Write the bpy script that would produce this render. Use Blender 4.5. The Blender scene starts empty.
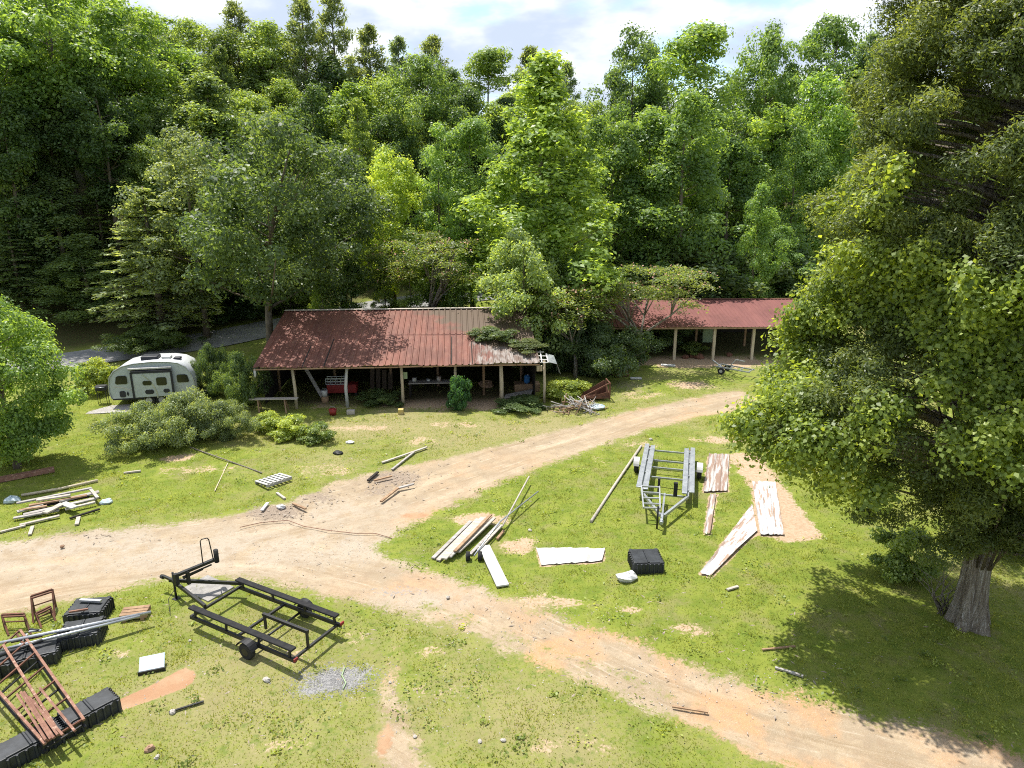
import bpy, math, random
import numpy as np
from mathutils import Vector, Matrix

R = math.radians
rng = np.random.default_rng(11)
random.seed(5)
scene = bpy.context.scene
COL = scene.collection

# ------------------------------------------------------------------ camera maths
F, PITCH, CAMH = 690.0, R(16), 12.5
CP, SP = math.cos(PITCH), math.sin(PITCH)
# ------------------------------------------------------------------ terrain
ROAD = [(-60, 39), (-40, 45), (-33, 48.5), (-27, 51.5), (-20, 56), (-12, 62.5), (-4, 66), (8, 68.5), (40, 72), (140, 80)]
RX = np.array([p[0] for p in ROAD]); RY = np.array([p[1] for p in ROAD])


def soft(v, k=2.0):
    return k * np.logaddexp(0, np.asarray(v, float) / k)


def hill_line(x):
    return np.interp(x, RX, RY) + 4.0


def terrain(x, y):
    x = np.asarray(x, float); y = np.asarray(y, float)
    h = 0.14 * (soft(y - 49) - soft(y - 75, 3))
    t = soft(y - hill_line(x))
    h = h + 0.31 * (t - soft(y - hill_line(x) - 62, 5))
    near = 1 / (1 + np.exp((y - 60) / 4))
    h = h + near * (0.05 * np.sin(x * 0.55 + 1.3) * np.cos(y * 0.42) + 0.03 * np.sin(x * 1.3 - y * 0.9))
    return h


def tz(x, y):
    return float(terrain(x, y))


def at(px, py, z=0.0):
    """ground point (plus a height z above it) that the photograph shows at a pixel"""
    u, v = (px - 512) / F, (384 - py) / F
    d = Vector((u, CP + SP * v, -SP + CP * v))
    t = 3.0
    while t < 400:
        p = Vector((0, 0, CAMH)) + d * t
        if p.z <= tz(p.x, p.y) + z:
            break
        t += 0.15
    lo, hi = t - 0.15, t
    for _ in range(14):
        m = (lo + hi) / 2
        p = Vector((0, 0, CAMH)) + d * m
        if p.z <= tz(p.x, p.y) + z: hi = m
        else: lo = m
    return Vector((0, 0, CAMH)) + d * hi


def at_y(px, py, Y):
    """point at distance Y along the view that the photograph shows at a pixel"""
    u, v = (px - 512) / F, (384 - py) / F
    d = Vector((u, CP + SP * v, -SP + CP * v))
    return Vector((0, 0, CAMH)) + d * (Y / d.y)


# ------------------------------------------------------------------ materials
MATS = {}


class NT:
    def __init__(s, name):
        s.m = bpy.data.materials.new(name); s.m.use_nodes = True
        s.t = s.m.node_tree; s.t.nodes.clear()
        s.out = s.n('ShaderNodeOutputMaterial')

    def n(s, typ, **k):
        nd = s.t.nodes.new(typ)
        for a, b in k.items():
            setattr(nd, a, b)
        return nd

    def put(s, sock, v):
        if v is None: return
        if hasattr(v, 'links'): s.t.links.new(v, sock)
        else:
            if isinstance(v, tuple) and len(v) == 3 and sock.type == 'RGBA': v = v + (1,)
            sock.default_value = v

    def noise(s, scale, detail=4, rough=.55, vec=None, dist=0):
        nd = s.n('ShaderNodeTexNoise')
        nd.inputs['Scale'].default_value = scale; nd.inputs['Detail'].default_value = detail
        nd.inputs['Roughness'].default_value = rough; nd.inputs['Distortion'].default_value = dist
        if vec is not None: s.put(nd.inputs['Vector'], vec)
        return nd.outputs['Fac']

    def math(s, op, a, b=None, c=None):
        nd = s.n('ShaderNodeMath', operation=op)
        s.put(nd.inputs[0], a); s.put(nd.inputs[1], b)
        if c is not None: s.put(nd.inputs[2], c)
        return nd.outputs[0]

    def ramp(s, v, a, b, lo=0.0, hi=1.0):
        nd = s.n('ShaderNodeMapRange', interpolation_type='SMOOTHSTEP')
        s.put(nd.inputs[0], v)
        for i, q in enumerate((a, b, lo, hi)): s.put(nd.inputs[i + 1], q)
        return nd.outputs[0]

    def mix(s, f, a, b, mode='MIX'):
        nd = s.n('ShaderNodeMix', data_type='RGBA', blend_type=mode)
        s.put(nd.inputs[0], f); s.put(nd.inputs[6], a); s.put(nd.inputs[7], b)
        return nd.outputs[2]

    def attr(s, name):
        return s.n('ShaderNodeAttribute', attribute_name=name).outputs['Fac']

    def obj(s, scale=(1, 1, 1), kind='Object'):
        tc = s.n('ShaderNodeTexCoord'); mp = s.n('ShaderNodeMapping')
        s.t.links.new(tc.outputs[kind], mp.inputs['Vector']); mp.inputs['Scale'].default_value = scale
        return mp.outputs[0]

    def geo(s):
        return s.n('ShaderNodeNewGeometry').outputs['Position']

    def bsdf(s, col, rough=.8, metal=0.0, spec=.3, bump=None, bs=.3, bd=.02):
        b = s.n('ShaderNodeBsdfPrincipled')
        s.put(b.inputs['Base Color'], col); s.put(b.inputs['Roughness'], rough); s.put(b.inputs['Metallic'], metal)
        b.inputs['Specular IOR Level'].default_value = spec
        if bump is not None:
            bn = s.n('ShaderNodeBump'); bn.inputs['Strength'].default_value = bs; bn.inputs['Distance'].default_value = bd
            s.put(bn.inputs['Height'], bump); s.t.links.new(bn.outputs[0], b.inputs['Normal'])
        s.t.links.new(b.outputs[0], s.out.inputs[0])
        return b


def worn(name, a, b, rough=.7, metal=0, scale=3.0, c=None, cpos=.68, stretch=(1, 1, 1), spec=.3, bs=.2, bd=.01):
    """a base colour a, patched with b, spotted with c"""
    if name in MATS: return MATS[name]
    s = NT(name); v = s.obj(stretch)
    n1 = s.noise(scale, 5, .6, v); n2 = s.noise(scale * 5, 4, .6, v)
    col = s.mix(s.ramp(n1, .35, .65), a, b)
    col = s.mix(s.math('MULTIPLY', s.ramp(n2, .4, .75), .35), col, tuple(q * .55 for q in a))
    if c: col = s.mix(s.ramp(s.noise(scale * 1.7, 6, .65, v), cpos - .07, cpos + .03), col, c)
    s.bsdf(col, rough, metal, spec, n2, bs, bd)
    MATS[name] = s.m
    return s.m


def ground_mat():
    s = NT('ground_soil'); P = s.geo()
    d, bare, clay, grav, litter_shade = (s.attr(k) for k in ('dirt', 'bare', 'clay', 'gravel', 'litter'))
    n_big = s.noise(.22, 3, .5, P); n_mid = s.noise(1.1, 5, .6, P); n_fine = s.noise(9, 5, .7, P); n_tiny = s.noise(38, 3, .7, P)
    g = s.mix(s.ramp(n_mid, .3, .7), (.120, .162, .022), (.195, .222, .038))
    dry = s.ramp(s.math('ADD', s.math('MULTIPLY', n_big, .6), s.math('ADD', s.math('MULTIPLY', n_fine, .5), s.attr('dry'))), .57, .86)
    g = s.mix(dry, g, (.25, .22, .105))
    n_h = s.noise(3.2, 6, .7, P)
    g = s.mix(s.math('MULTIPLY', s.ramp(n_h, .52, .70), .5), g, (.225, .215, .085))
    g = s.mix(s.math('MULTIPLY', s.ramp(n_h, .48, .34), .65), g, (.085, .135, .020))
    g = s.mix(s.ramp(n_fine, .58, .8), g, (.07, .10, .02))
    g = s.mix(s.math('MULTIPLY', s.ramp(n_tiny, .5, .8), .5), g, (.24, .28, .08))
    n_m2 = s.noise(.7, 6, .7, P)
    g = s.mix(s.math('MULTIPLY', s.ramp(n_m2, .50, .66), .55), g, s.mix(n_fine, (.17, .155, .06), (.26, .22, .115)))
    # bare earth
    e = s.mix(s.ramp(n_mid, .35, .65), (.35, .275, .185), (.28, .22, .15))
    cv = s.n('ShaderNodeCombineXYZ'); s.put(cv.inputs[0], s.math('MULTIPLY', s.attr('lat'), 2.6)); s.put(cv.inputs[1], s.math('MULTIPLY', s.attr('along'), .22))
    st = s.noise(1.0, 5, .65, cv.outputs[0]); st2 = s.noise(2.7, 4, .65, cv.outputs[0])
    e = s.mix(s.math('MULTIPLY', s.ramp(st, .48, .62), .8), e, (.25, .185, .115))
    e = s.mix(s.math('MULTIPLY', s.attr('rut'), .6), e, (.47, .385, .28))
    e = s.mix(s.math('MULTIPLY', s.ramp(st2, .55, .68), .6), e, (.45, .38, .29))
    e = s.mix(s.math('MULTIPLY', s.ramp(s.noise(.5, 4, .6, P), .42, .62), s.attr('orange')), e, (.43, .25, .13))
    e = s.mix(s.math('MULTIPLY', s.ramp(s.noise(.8, 5, .6, P), .34, .54), s.attr('grey')), e, (.355, .305, .24))
    e = s.mix(s.math('MULTIPLY', s.ramp(n_fine, .48, .70), .65), e, (.29, .21, .135))
    e = s.mix(s.math('MULTIPLY', s.ramp(n_tiny, .54, .70), .5), e, (.54, .46, .37))
    e = s.mix(s.math('MULTIPLY', s.ramp(s.noise(2.6, 5, .65, P), .50, .66), .55), e, (.27, .205, .14))
    edge = s.math('ADD', d, s.math('ADD', s.math('MULTIPLY', s.math('SUBTRACT', n_mid, .5), 1.4), s.math('MULTIPLY', s.math('SUBTRACT', n_fine, .5), 1.7)))
    col = s.mix(s.ramp(edge, -.16, .30, 1, 0), g, e)
    bm = s.math('ADD', bare, s.math('ADD', s.math('MULTIPLY', s.math('SUBTRACT', n_mid, .5), .9), s.math('MULTIPLY', s.math('SUBTRACT', n_fine, .5), .9)))
    col = s.mix(s.ramp(bm, .42, .62), col, s.mix(s.ramp(n_fine, .3, .7), (.33, .225, .14), (.43, .33, .23)))
    mu = s.math('ADD', s.attr('mulch'), s.math('MULTIPLY', s.math('SUBTRACT', n_fine, .5), 1.2))
    col = s.mix(s.ramp(mu, .4, .62), col, s.mix(s.ramp(n_tiny, .35, .65), (.16, .12, .09), (.33, .27, .21)))
    cl = s.math('ADD', clay, s.math('MULTIPLY', s.math('SUBTRACT', n_fine, .5), .35))
    col = s.mix(s.ramp(cl, .42, .55), col, s.mix(s.ramp(n_mid, .35, .65), (.33, .19, .11), (.37, .25, .155)))
    gr = s.math('ADD', grav, s.math('MULTIPLY', s.math('SUBTRACT', n_fine, .5), 1.3))
    col = s.mix(s.ramp(gr, .4, .65), col, s.mix(s.ramp(n_tiny, .35, .65), (.19, .185, .18), (.32, .315, .31)))
    col = s.mix(litter_shade, col, s.mix(s.ramp(n_fine, .35, .65), (.075, .05, .03), (.05, .07, .02)))  # leaf litter on the hillside, painted shade on the shed floors
    h = s.math('ADD', s.math('MULTIPLY', n_fine, 1.0), s.math('MULTIPLY', n_tiny, .5))
    s.bsdf(col, .95, 0, .1, h, .6, .06)
    return s.m


def leaf_mat(name='leaf', gloss=.45, trans=.5):
    s = NT(name)
    oc = s.n('ShaderNodeObjectInfo'); t = s.attr('tint')
    hs = s.n('ShaderNodeHueSaturation')
    s.put(hs.inputs['Color'], oc.outputs['Color'])
    hs.inputs['Saturation'].default_value = .9
    s.put(hs.inputs['Hue'], s.ramp(t, 0, 1, .515, .482)); s.put(hs.inputs['Value'], s.ramp(t, 0, 1, .62, 1.5))
    col = hs.outputs[0]
    b = s.bsdf(col, .45, 0, gloss)
    tr = s.n('ShaderNodeBsdfTranslucent')
    s.put(tr.inputs['Color'], s.mix(1.0, col, (2.05, 1.85, .6, 1), 'MULTIPLY'))
    mx = s.n('ShaderNodeMixShader'); mx.inputs[0].default_value = trans
    s.t.links.new(b.outputs[0], mx.inputs[1]); s.t.links.new(tr.outputs[0], mx.inputs[2])
    s.t.links.new(mx.outputs[0], s.out.inputs[0])
    return s.m


def roof_mat(name, a, b, c, silver=None):
    s = NT(name); v = s.obj((1, .12, 1)); w = s.obj()
    n1 = s.noise(1.3, 5, .6, v); n2 = s.noise(.5, 4, .6, w); n3 = s.noise(6, 4, .6, v)
    col = s.mix(s.ramp(n1, .35, .65), a, b)
    col = s.mix(s.math('MULTIPLY', s.ramp(n3, .45, .8), .6), col, c)
    col = s.mix(s.math('MULTIPLY', s.ramp(n2, .5, .75), .6), col, tuple(q * .55 for q in a))
    if silver:
        sx = s.n('ShaderNodeSeparateXYZ'); s.put(sx.inputs[0], w)
        nn = s.noise(2.2, 5, .7, s.obj((1, .1, 1)))
        m = s.math('ADD', s.math('MULTIPLY', s.math('SUBTRACT', sx.outputs[0], silver), .30), s.math('MULTIPLY', s.math('SUBTRACT', nn, .5), 2.6))
        col = s.mix(s.ramp(m, .1, .5), col, s.mix(s.ramp(n3, .35, .65), (.13, .09, .072), (.27, .24, .22)))
        # dark stain of rotted leaves on the upper weathered part
        m2 = s.math('ADD', s.math('MULTIPLY', s.math('SUBTRACT', sx.outputs[0], silver - .6), .22),
                    s.math('ADD', s.math('MULTIPLY', s.math('SUBTRACT', sx.outputs[1], 3.6), .22), s.math('MULTIPLY', s.math('SUBTRACT', n2, .5), 1.5)))
        col = s.mix(s.ramp(m2, .25, .6), col, (.10, .07, .05))
    s.bsdf(col, .62, .15, .3, n3, .15, .01)
    return s.m


M_ground = ground_mat()
M_leaf = leaf_mat()
M_grass = leaf_mat('grass_blade', .2, .35)
M_bark = worn('bark', (.11, .085, .06), (.19, .16, .13), .9, 0, 2.5, None, stretch=(1, 1, .25), bs=.6, bd=.05)
M_bark_pale = worn('pale_bark', (.36, .32, .26), (.19, .15, .115), .9, 0, 4, (.52, .49, .44), .6, stretch=(3, 3, .16), bs=1, bd=.12)
M_black = worn('black_paint', (.012, .012, .013), (.02, .02, .022), .45, .2, 4, spec=.5)
M_carpet = worn('black_carpet', (.016, .016, .017), (.026, .025, .025), .95, 0, 8)
M_plastic = worn('black_float_plastic', (.014, .016, .019), (.032, .036, .042), .5, 0, 2.5, (.10, .10, .10), .7, spec=.45)
M_galv = worn('galvanised_steel', (.36, .38, .41), (.48, .50, .52), .42, .7, 3.5, (.27, .28, .30), .66)
M_rubber = worn('tyre_rubber', (.016, .016, .016), (.03, .029, .028), .85, 0, 6)
M_rust = worn('rusty_steel', (.27, .145, .10), (.18, .09, .065), .85, .1, 4, (.36, .24, .18), .62)
M_dkrust = worn('dark_rust', (.10, .05, .032), (.16, .07, .045), .85, .1, 5)
M_alu = worn('dull_aluminium', (.52, .53, .55), (.40, .41, .43), .4, .7, 3)
M_sheet = worn('painted_sheet_metal', (.46, .46, .46), (.54, .54, .54), .5, .0, 1.6, (.30, .21, .155), .57, bs=.05, stretch=(2.6, .3, 1))
M_sheet_dirty = worn('dirty_sheet_metal', (.45, .44, .42), (.36, .33, .30), .5, .0, 1.6, (.25, .17, .13), .52, bs=.05, stretch=(3, .25, 1))
M_wood_grey = worn('grey_lumber', (.27, .25, .23), (.38, .36, .34), .9, 0, 3, (.22, .18, .15), .64, stretch=(.3, 3, 3))
M_wood_pale = worn('pale_lumber', (.35, .31, .26), (.45, .41, .36), .9, 0, 3, (.40, .33, .25), .66, stretch=(.3, 3, 3))
M_wood_brown = worn('brown_lumber', (.24, .15, .09), (.34, .23, .14), .9, 0, 3)
M_post = worn('post_wood', (.42, .35, .24), (.52, .45, .33), .9, 0, 3, (.30, .24, .16), .62, stretch=(3, 3, .3))
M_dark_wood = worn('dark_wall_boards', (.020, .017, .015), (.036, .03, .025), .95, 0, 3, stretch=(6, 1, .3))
M_white = worn('white_paint', (.50, .50, .48), (.40, .39, .37), .55, 0, 3)
M_stone = worn('field_stone', (.34, .31, .28), (.45, .42, .38), .95, 0, 6)
M_redstone = worn('brown_stone', (.26, .16, .10), (.34, .22, .15), .95, 0, 6)
M_red = worn('red_paint', (.26, .025, .022), (.18, .02, .018), .5, 0, 3)
M_yellow = worn('yellow_paint', (.48, .36, .10), (.42, .34, .17), .6, 0, 4)
M_blue = worn('blue_plastic', (.03, .14, .36), (.05, .18, .40), .5, 0, 3)
M_paleblue = worn('pale_blue_plastic', (.36, .45, .50), (.46, .53, .56), .5, 0, 5)
M_greenpaint = worn('pale_green_paint', (.30, .38, .22), (.25, .33, .2), .6, 0, 4)
M_camper = worn('camper_fibreglass', (.37, .415, .43), (.41, .455, .47), .35, 0, 1.5, spec=.5)
M_camper_roof = worn('camper_roof_membrane', (.52, .54, .55), (.46, .48, .49), .5, 0, 2)
M_glass = worn('tinted_glass', (.012, .014, .016), (.016, .018, .02), .12, 0, 1, spec=.6, bs=0)
M_trim = worn('dark_trim', (.02, .022, .03), (.03, .032, .04), .5, 0, 3)
M_asphalt = worn('asphalt', (.19, .19, .195), (.27, .265, .26), .95, 0, .9, bs=.3)
M_bag = worn('white_plastic_film', (.60, .60, .60), (.48, .48, .49), .4, 0, 6)
M_concrete = worn('concrete', (.22, .21, .20), (.30, .285, .265), .95, 0, 4)
M_flower = worn('faded_pink_flower', (.42, .22, .17), (.46, .30, .20), .9, 0, 3)
M_grill = worn('open_barrel_dark', (.015, .015, .015), (.03, .03, .03), .6, 0, 3)
M_roof = roof_mat('rusty_red_roofing', (.18, .072, .052), (.125, .052, .040), (.24, .13, .095), silver=11.8)
M_roof2 = roof_mat('red_roofing', (.19, .075, .066), (.16, .063, .057), (.22, .095, .08))


# ------------------------------------------------------------------ object helpers
def tag(o, label=None, cat=None, group=None, kind=None):
    if label: o['label'] = label
    if cat: o['category'] = cat
    if group: o['group'] = group
    if kind: o['kind'] = kind
    return o


def thing(name, label, cat, loc=(0, 0, 0), rz=0.0, group=None):
    o = bpy.data.objects.new(name, None); COL.objects.link(o)
    o.location = loc; o.rotation_euler = (0, 0, rz); o.empty_display_size = .3
    return tag(o, label, cat, group)


class MB:
    def __init__(s):
        s.v = []; s.f = []; s.sm = []

    def add(s, vs, fs, smooth=False):
        o = len(s.v)
        s.v += [tuple(q) for q in vs]
        for f in fs: s.f.append(tuple(i + o for i in f)); s.sm.append(smooth)

    def box(s, c, d, m=None):
        x, y, z = (q / 2 for q in d)
        vs = [Vector((a * x, b * y, e * z)) for e in (-1, 1) for a, b in ((-1, -1), (1, -1), (1, 1), (-1, 1))]
        if m is not None: vs = [m @ v for v in vs]
        c = Vector(c)
        s.add([v + c for v in vs], [(3, 2, 1, 0), (4, 5, 6, 7), (0, 1, 5, 4), (1, 2, 6, 5), (2, 3, 7, 6), (3, 0, 4, 7)])
        return s

    def bar(s, p, q, w, h, roll=0.0):
        p, q = Vector(p), Vector(q); d = q - p
        m = d.to_track_quat('X', 'Z').to_matrix()
        if roll: m = m @ Matrix.Rotation(roll, 3, 'X')
        return s.box((p + q) / 2, (d.length, w, h), m)

    def tube(s, pts, r, n=8, cap=True, smooth=True):
        pts = [Vector(p) for p in pts]; rs = r if isinstance(r, (list, tuple)) else [r] * len(pts)
        o = len(s.v); up = None
        for i, p in enumerate(pts):
            d = (pts[min(i + 1, len(pts) - 1)] - pts[max(i - 1, 0)]).normalized()
            if up is None:
                up = d.orthogonal().normalized()
            else:
                up = (up - d * up.dot(d)).normalized()
            b = d.cross(up)
            for k in range(n):
                a = 2 * math.pi * k / n
                s.v.append(tuple(p + (up * math.cos(a) + b * math.sin(a)) * rs[i]))
        for i in range(len(pts) - 1):
            for k in range(n):
                s.f.append((o + i * n + k, o + i * n + (k + 1) % n, o + (i + 1) * n + (k + 1) % n, o + (i + 1) * n + k)); s.sm.append(smooth)
        if cap:
            s.f.append(tuple(o + k for k in reversed(range(n)))); s.sm.append(False)
            e = o + (len(pts) - 1) * n
            s.f.append(tuple(e + k for k in range(n))); s.sm.append(False)
        return s

    def prism(s, poly, a, b, axis='y'):
        """extrude a 2-D outline from a to b along an axis"""
        n = len(poly)
        def P(u, v, w):
            return {'y': (u, w, v), 'z': (u, v, w), 'x': (w, u, v)}[axis]
        s.add([P(u, v, a) for u, v in poly] + [P(u, v, b) for u, v in poly],
              [tuple(range(n)), tuple(reversed(range(n, 2 * n)))] + [(i, i + n, (i + 1) % n + n, (i + 1) % n) for i in range(n)])
        return s

    def build(s, name, mat, parent=None, loc=None, rz=0.0, bevel=0, solid=0):
        me = bpy.data.meshes.new(name)
        me.from_pydata(s.v, [], s.f); me.validate(); me.update()
        if len(me.polygons) == len(s.sm): me.polygons.foreach_set('use_smooth', s.sm)
        me.materials.append(mat)
        o = bpy.data.objects.new(name, me); COL.objects.link(o)
        if parent: o.parent = parent
        if loc is not None: o.location = loc
        if rz: o.rotation_euler = (0, 0, rz)
        if solid:
            md = o.modifiers.new('thick', 'SOLIDIFY'); md.thickness = solid; md.offset = 1
        if bevel:
            md = o.modifiers.new('edge', 'BEVEL'); md.width = bevel; md.segments = 2; md.limit_method = 'ANGLE'
        return o


def rock(rad, seed, squash=.6):
    r = random.Random(seed); b = MB(); n, m = 8, 5; vs = []
    for i in range(m + 1):
        th = math.pi * i / m
        for k in range(n):
            ph = 2 * math.pi * k / n
            q = rad * r.uniform(.75, 1.15)
            vs.append((q * math.sin(th) * math.cos(ph), q * math.sin(th) * math.sin(ph) * .8, q * math.cos(th) * squash + rad * squash * .55))
    b.add(vs, [(i * n + k, i * n + (k + 1) % n, (i + 1) * n + (k + 1) % n, (i + 1) * n + k) for i in range(m) for k in range(n)])
    return b


def np_mesh(name, verts, nper, mat, tint=None, smooth=False):
    """fast mesh of many loose faces with nper corners each"""
    nf = len(verts) // nper
    me = bpy.data.meshes.new(name)
    me.vertices.add(len(verts)); me.vertices.foreach_set('co', np.asarray(verts, np.float32).ravel())
    me.loops.add(nf * nper); me.loops.foreach_set('vertex_index', np.arange(nf * nper, dtype=np.int32))
    me.polygons.add(nf); me.polygons.foreach_set('loop_start', np.arange(0, nf * nper, nper, dtype=np.int32))
    if tint is not None:
        a = me.attributes.new('tint', 'FLOAT', 'FACE'); a.data.foreach_set('value', np.asarray(tint, np.float32))
    me.materials.append(mat); me.update(); me.validate()
    return me


def unit(v):
    return v / np.maximum(np.linalg.norm(v, axis=1, keepdims=True), 1e-6)


def leaves_mesh(name, pos, nrm, length, width, tint, mat=None, along=None):
    """leaf blades: a kite folded a little along its midrib; along = preferred direction of the midrib"""
    N = len(pos); nrm = unit(nrm)
    a = rng.normal(size=(N, 3)) if along is None else along + rng.normal(size=(N, 3)) * .25
    a = unit(a - nrm * (a * nrm).sum(1, keepdims=True)); b = np.cross(nrm, a)
    L = (np.asarray(length) * np.ones(N))[:, None]; W = (np.asarray(width) * np.ones(N))[:, None]
    v = np.empty((N, 4, 3))
    v[:, 0] = pos - a * L * .5
    v[:, 1] = pos + b * W * .5 - a * L * .08 + nrm * W * .12
    v[:, 2] = pos + a * L * .5 - nrm * L * .10
    v[:, 3] = pos - b * W * .5 - a * L * .08 + nrm * W * .12
    return np_mesh(name, v.reshape(-1, 3), 4, mat or M_leaf, tint)


def link(name, me, parent=None, color=None):
    o = bpy.data.objects.new(name, me); COL.objects.link(o)
    if parent: o.parent = parent
    if color: o.color = tuple(color) + (1,)
    return o


# ------------------------------------------------------------------ tree builders (unit: metres, base at the origin)
def clump_leaves(C, rc, n_each, up=.5, squash=.65, shell=.55):
    """leaves on the outer shell of each clump"""
    n_each = int(n_each * 1.5); K = len(C); n = n_each * K; idx = np.repeat(np.arange(K), n_each)
    d = unit(rng.normal(size=(n, 3)) + np.array([0, 0, up]))
    rad = (shell + (1 - shell) * rng.random(n) ** .6)[:, None] * rc[idx][:, None]
    p = C[idx] + d * rad * np.array([1, 1, squash])
    nr = d * .7 + rng.normal(size=(n, 3)) * .55 + np.array([0, 0, .45])
    return p, nr, idx


def trunk_mb(h, r0, limbs, wob=.25, bend=(0, 0)):
    b = MB(); pts = []; rs = []; K = 8
    ph = random.uniform(0, 6)
    for i in range(K + 1):
        t = i / K
        pts.append((wob * math.sin(t * 4 + ph) * t + bend[0] * t * t, wob * math.cos(t * 3.2 + ph) * t + bend[1] * t * t, h * t - (.25 if i == 0 else 0)))
        rs.append(r0 * (1.35 if i == 0 else (1 - .88 * t)))
    b.tube(pts, rs, 8)
    for p in limbs:
        p = Vector(p); rr = math.hypot(p.x, p.y)
        z0 = max(.12 * h, min(p.z - rr * .55, h * .93)); t = z0 / h
        i = min(int(t * K), K - 1); fr = t * K - i
        s = Vector(pts[i]).lerp(Vector(pts[i + 1]), fr); r1 = r0 * (1 - .88 * t) * .45
        m = s.lerp(p, .5) + Vector((0, 0, -.06 * rr)) + Vector((random.uniform(-.2, .2), random.uniform(-.2, .2), 0))
        b.tube([s, m, p], [r1, r1 * .6, r1 * .18], 5)
    return b


PROF = {
    'round': lambda t: np.sin(np.pi * np.clip(t, .02, .98) ** .85) ** .6,
    'oval': lambda t: np.sin(np.pi * np.clip(t, .03, .93) ** .8) ** .7,
    'cone': lambda t: (np.clip(1 - t, 0, 1) ** .8) * np.clip(t * 5, .35, 1),
    'column': lambda t: np.clip(1.05 - t ** 3, .05, 1) * np.clip(t * 6 + .55, 0, 1) * (1 + .22 * np.sin(t * 17)),
    'spread': lambda t: np.clip(t * 1.6, 0, 1) ** .7 * np.sqrt(np.clip(1.02 - t ** 2.2, 0, 1)),
}


def broadleaf(name, h, R_, z0, prof, K, n_each, rc, leaf, r0, inner=.35, up=.5, squash=.65, lump=.28, spray=0, bend=(0, 0)):
    ph = rng.random(3) * 6.28
    t = rng.random(K); az = rng.random(K) * 2 * np.pi
    w = PROF[prof](t); keep = rng.random(K) < np.clip(w + .18, 0, 1)
    t, az, w = t[keep], az[keep], w[keep]
    rad = R_ * w * (1 + lump * np.sin(az * 3 + ph[0] + t * 5) + lump * .6 * np.sin(az * 5 + ph[1] - t * 9)) * (inner + (1 - inner) * rng.random(len(t)) ** .4)
    C = np.stack([rad * np.cos(az), rad * np.sin(az), z0 + (h - z0) * t], 1)
    top = np.array([[0, 0, h - rc * .4]]) ; C = np.vstack([C, top])
    C[:, :2] += ((C[:, 2:] / h) ** 1.5) * np.array(bend)
    rcs = rc * rng.uniform(.6, 1.25, len(C))
    p, nr, idx = clump_leaves(C, rcs, n_each, up, squash)
    if spray:                                                   # loose twigs that break the outline
        m = rng.random(len(p)) < spray
        p[m] += unit(nr[m]) * rng.random((m.sum(), 1)) * rc * .55
    tint = np.clip(.5 + .16 * rng.normal(size=len(C))[idx] + .16 * rng.normal(size=len(p)), 0, 1)
    L = leaf * .80 * rng.uniform(.6, 1.35, len(p))
    crown = leaves_mesh(name + '_crown', p, nr, L, L * .62, tint)
    lim = [C[i] for i in rng.choice(len(C) - 1, min(len(C) - 1, 26), replace=False)]
    tb = trunk_mb(h * .93, r0, lim, bend=bend)
    tm = bpy.data.meshes.new(name + '_trunk'); tm.from_pydata(tb.v, [], tb.f); tm.update(); tm.polygons.foreach_set('use_smooth', [True] * len(tm.polygons)); tm.materials.append(M_bark)
    return tm, crown


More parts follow.
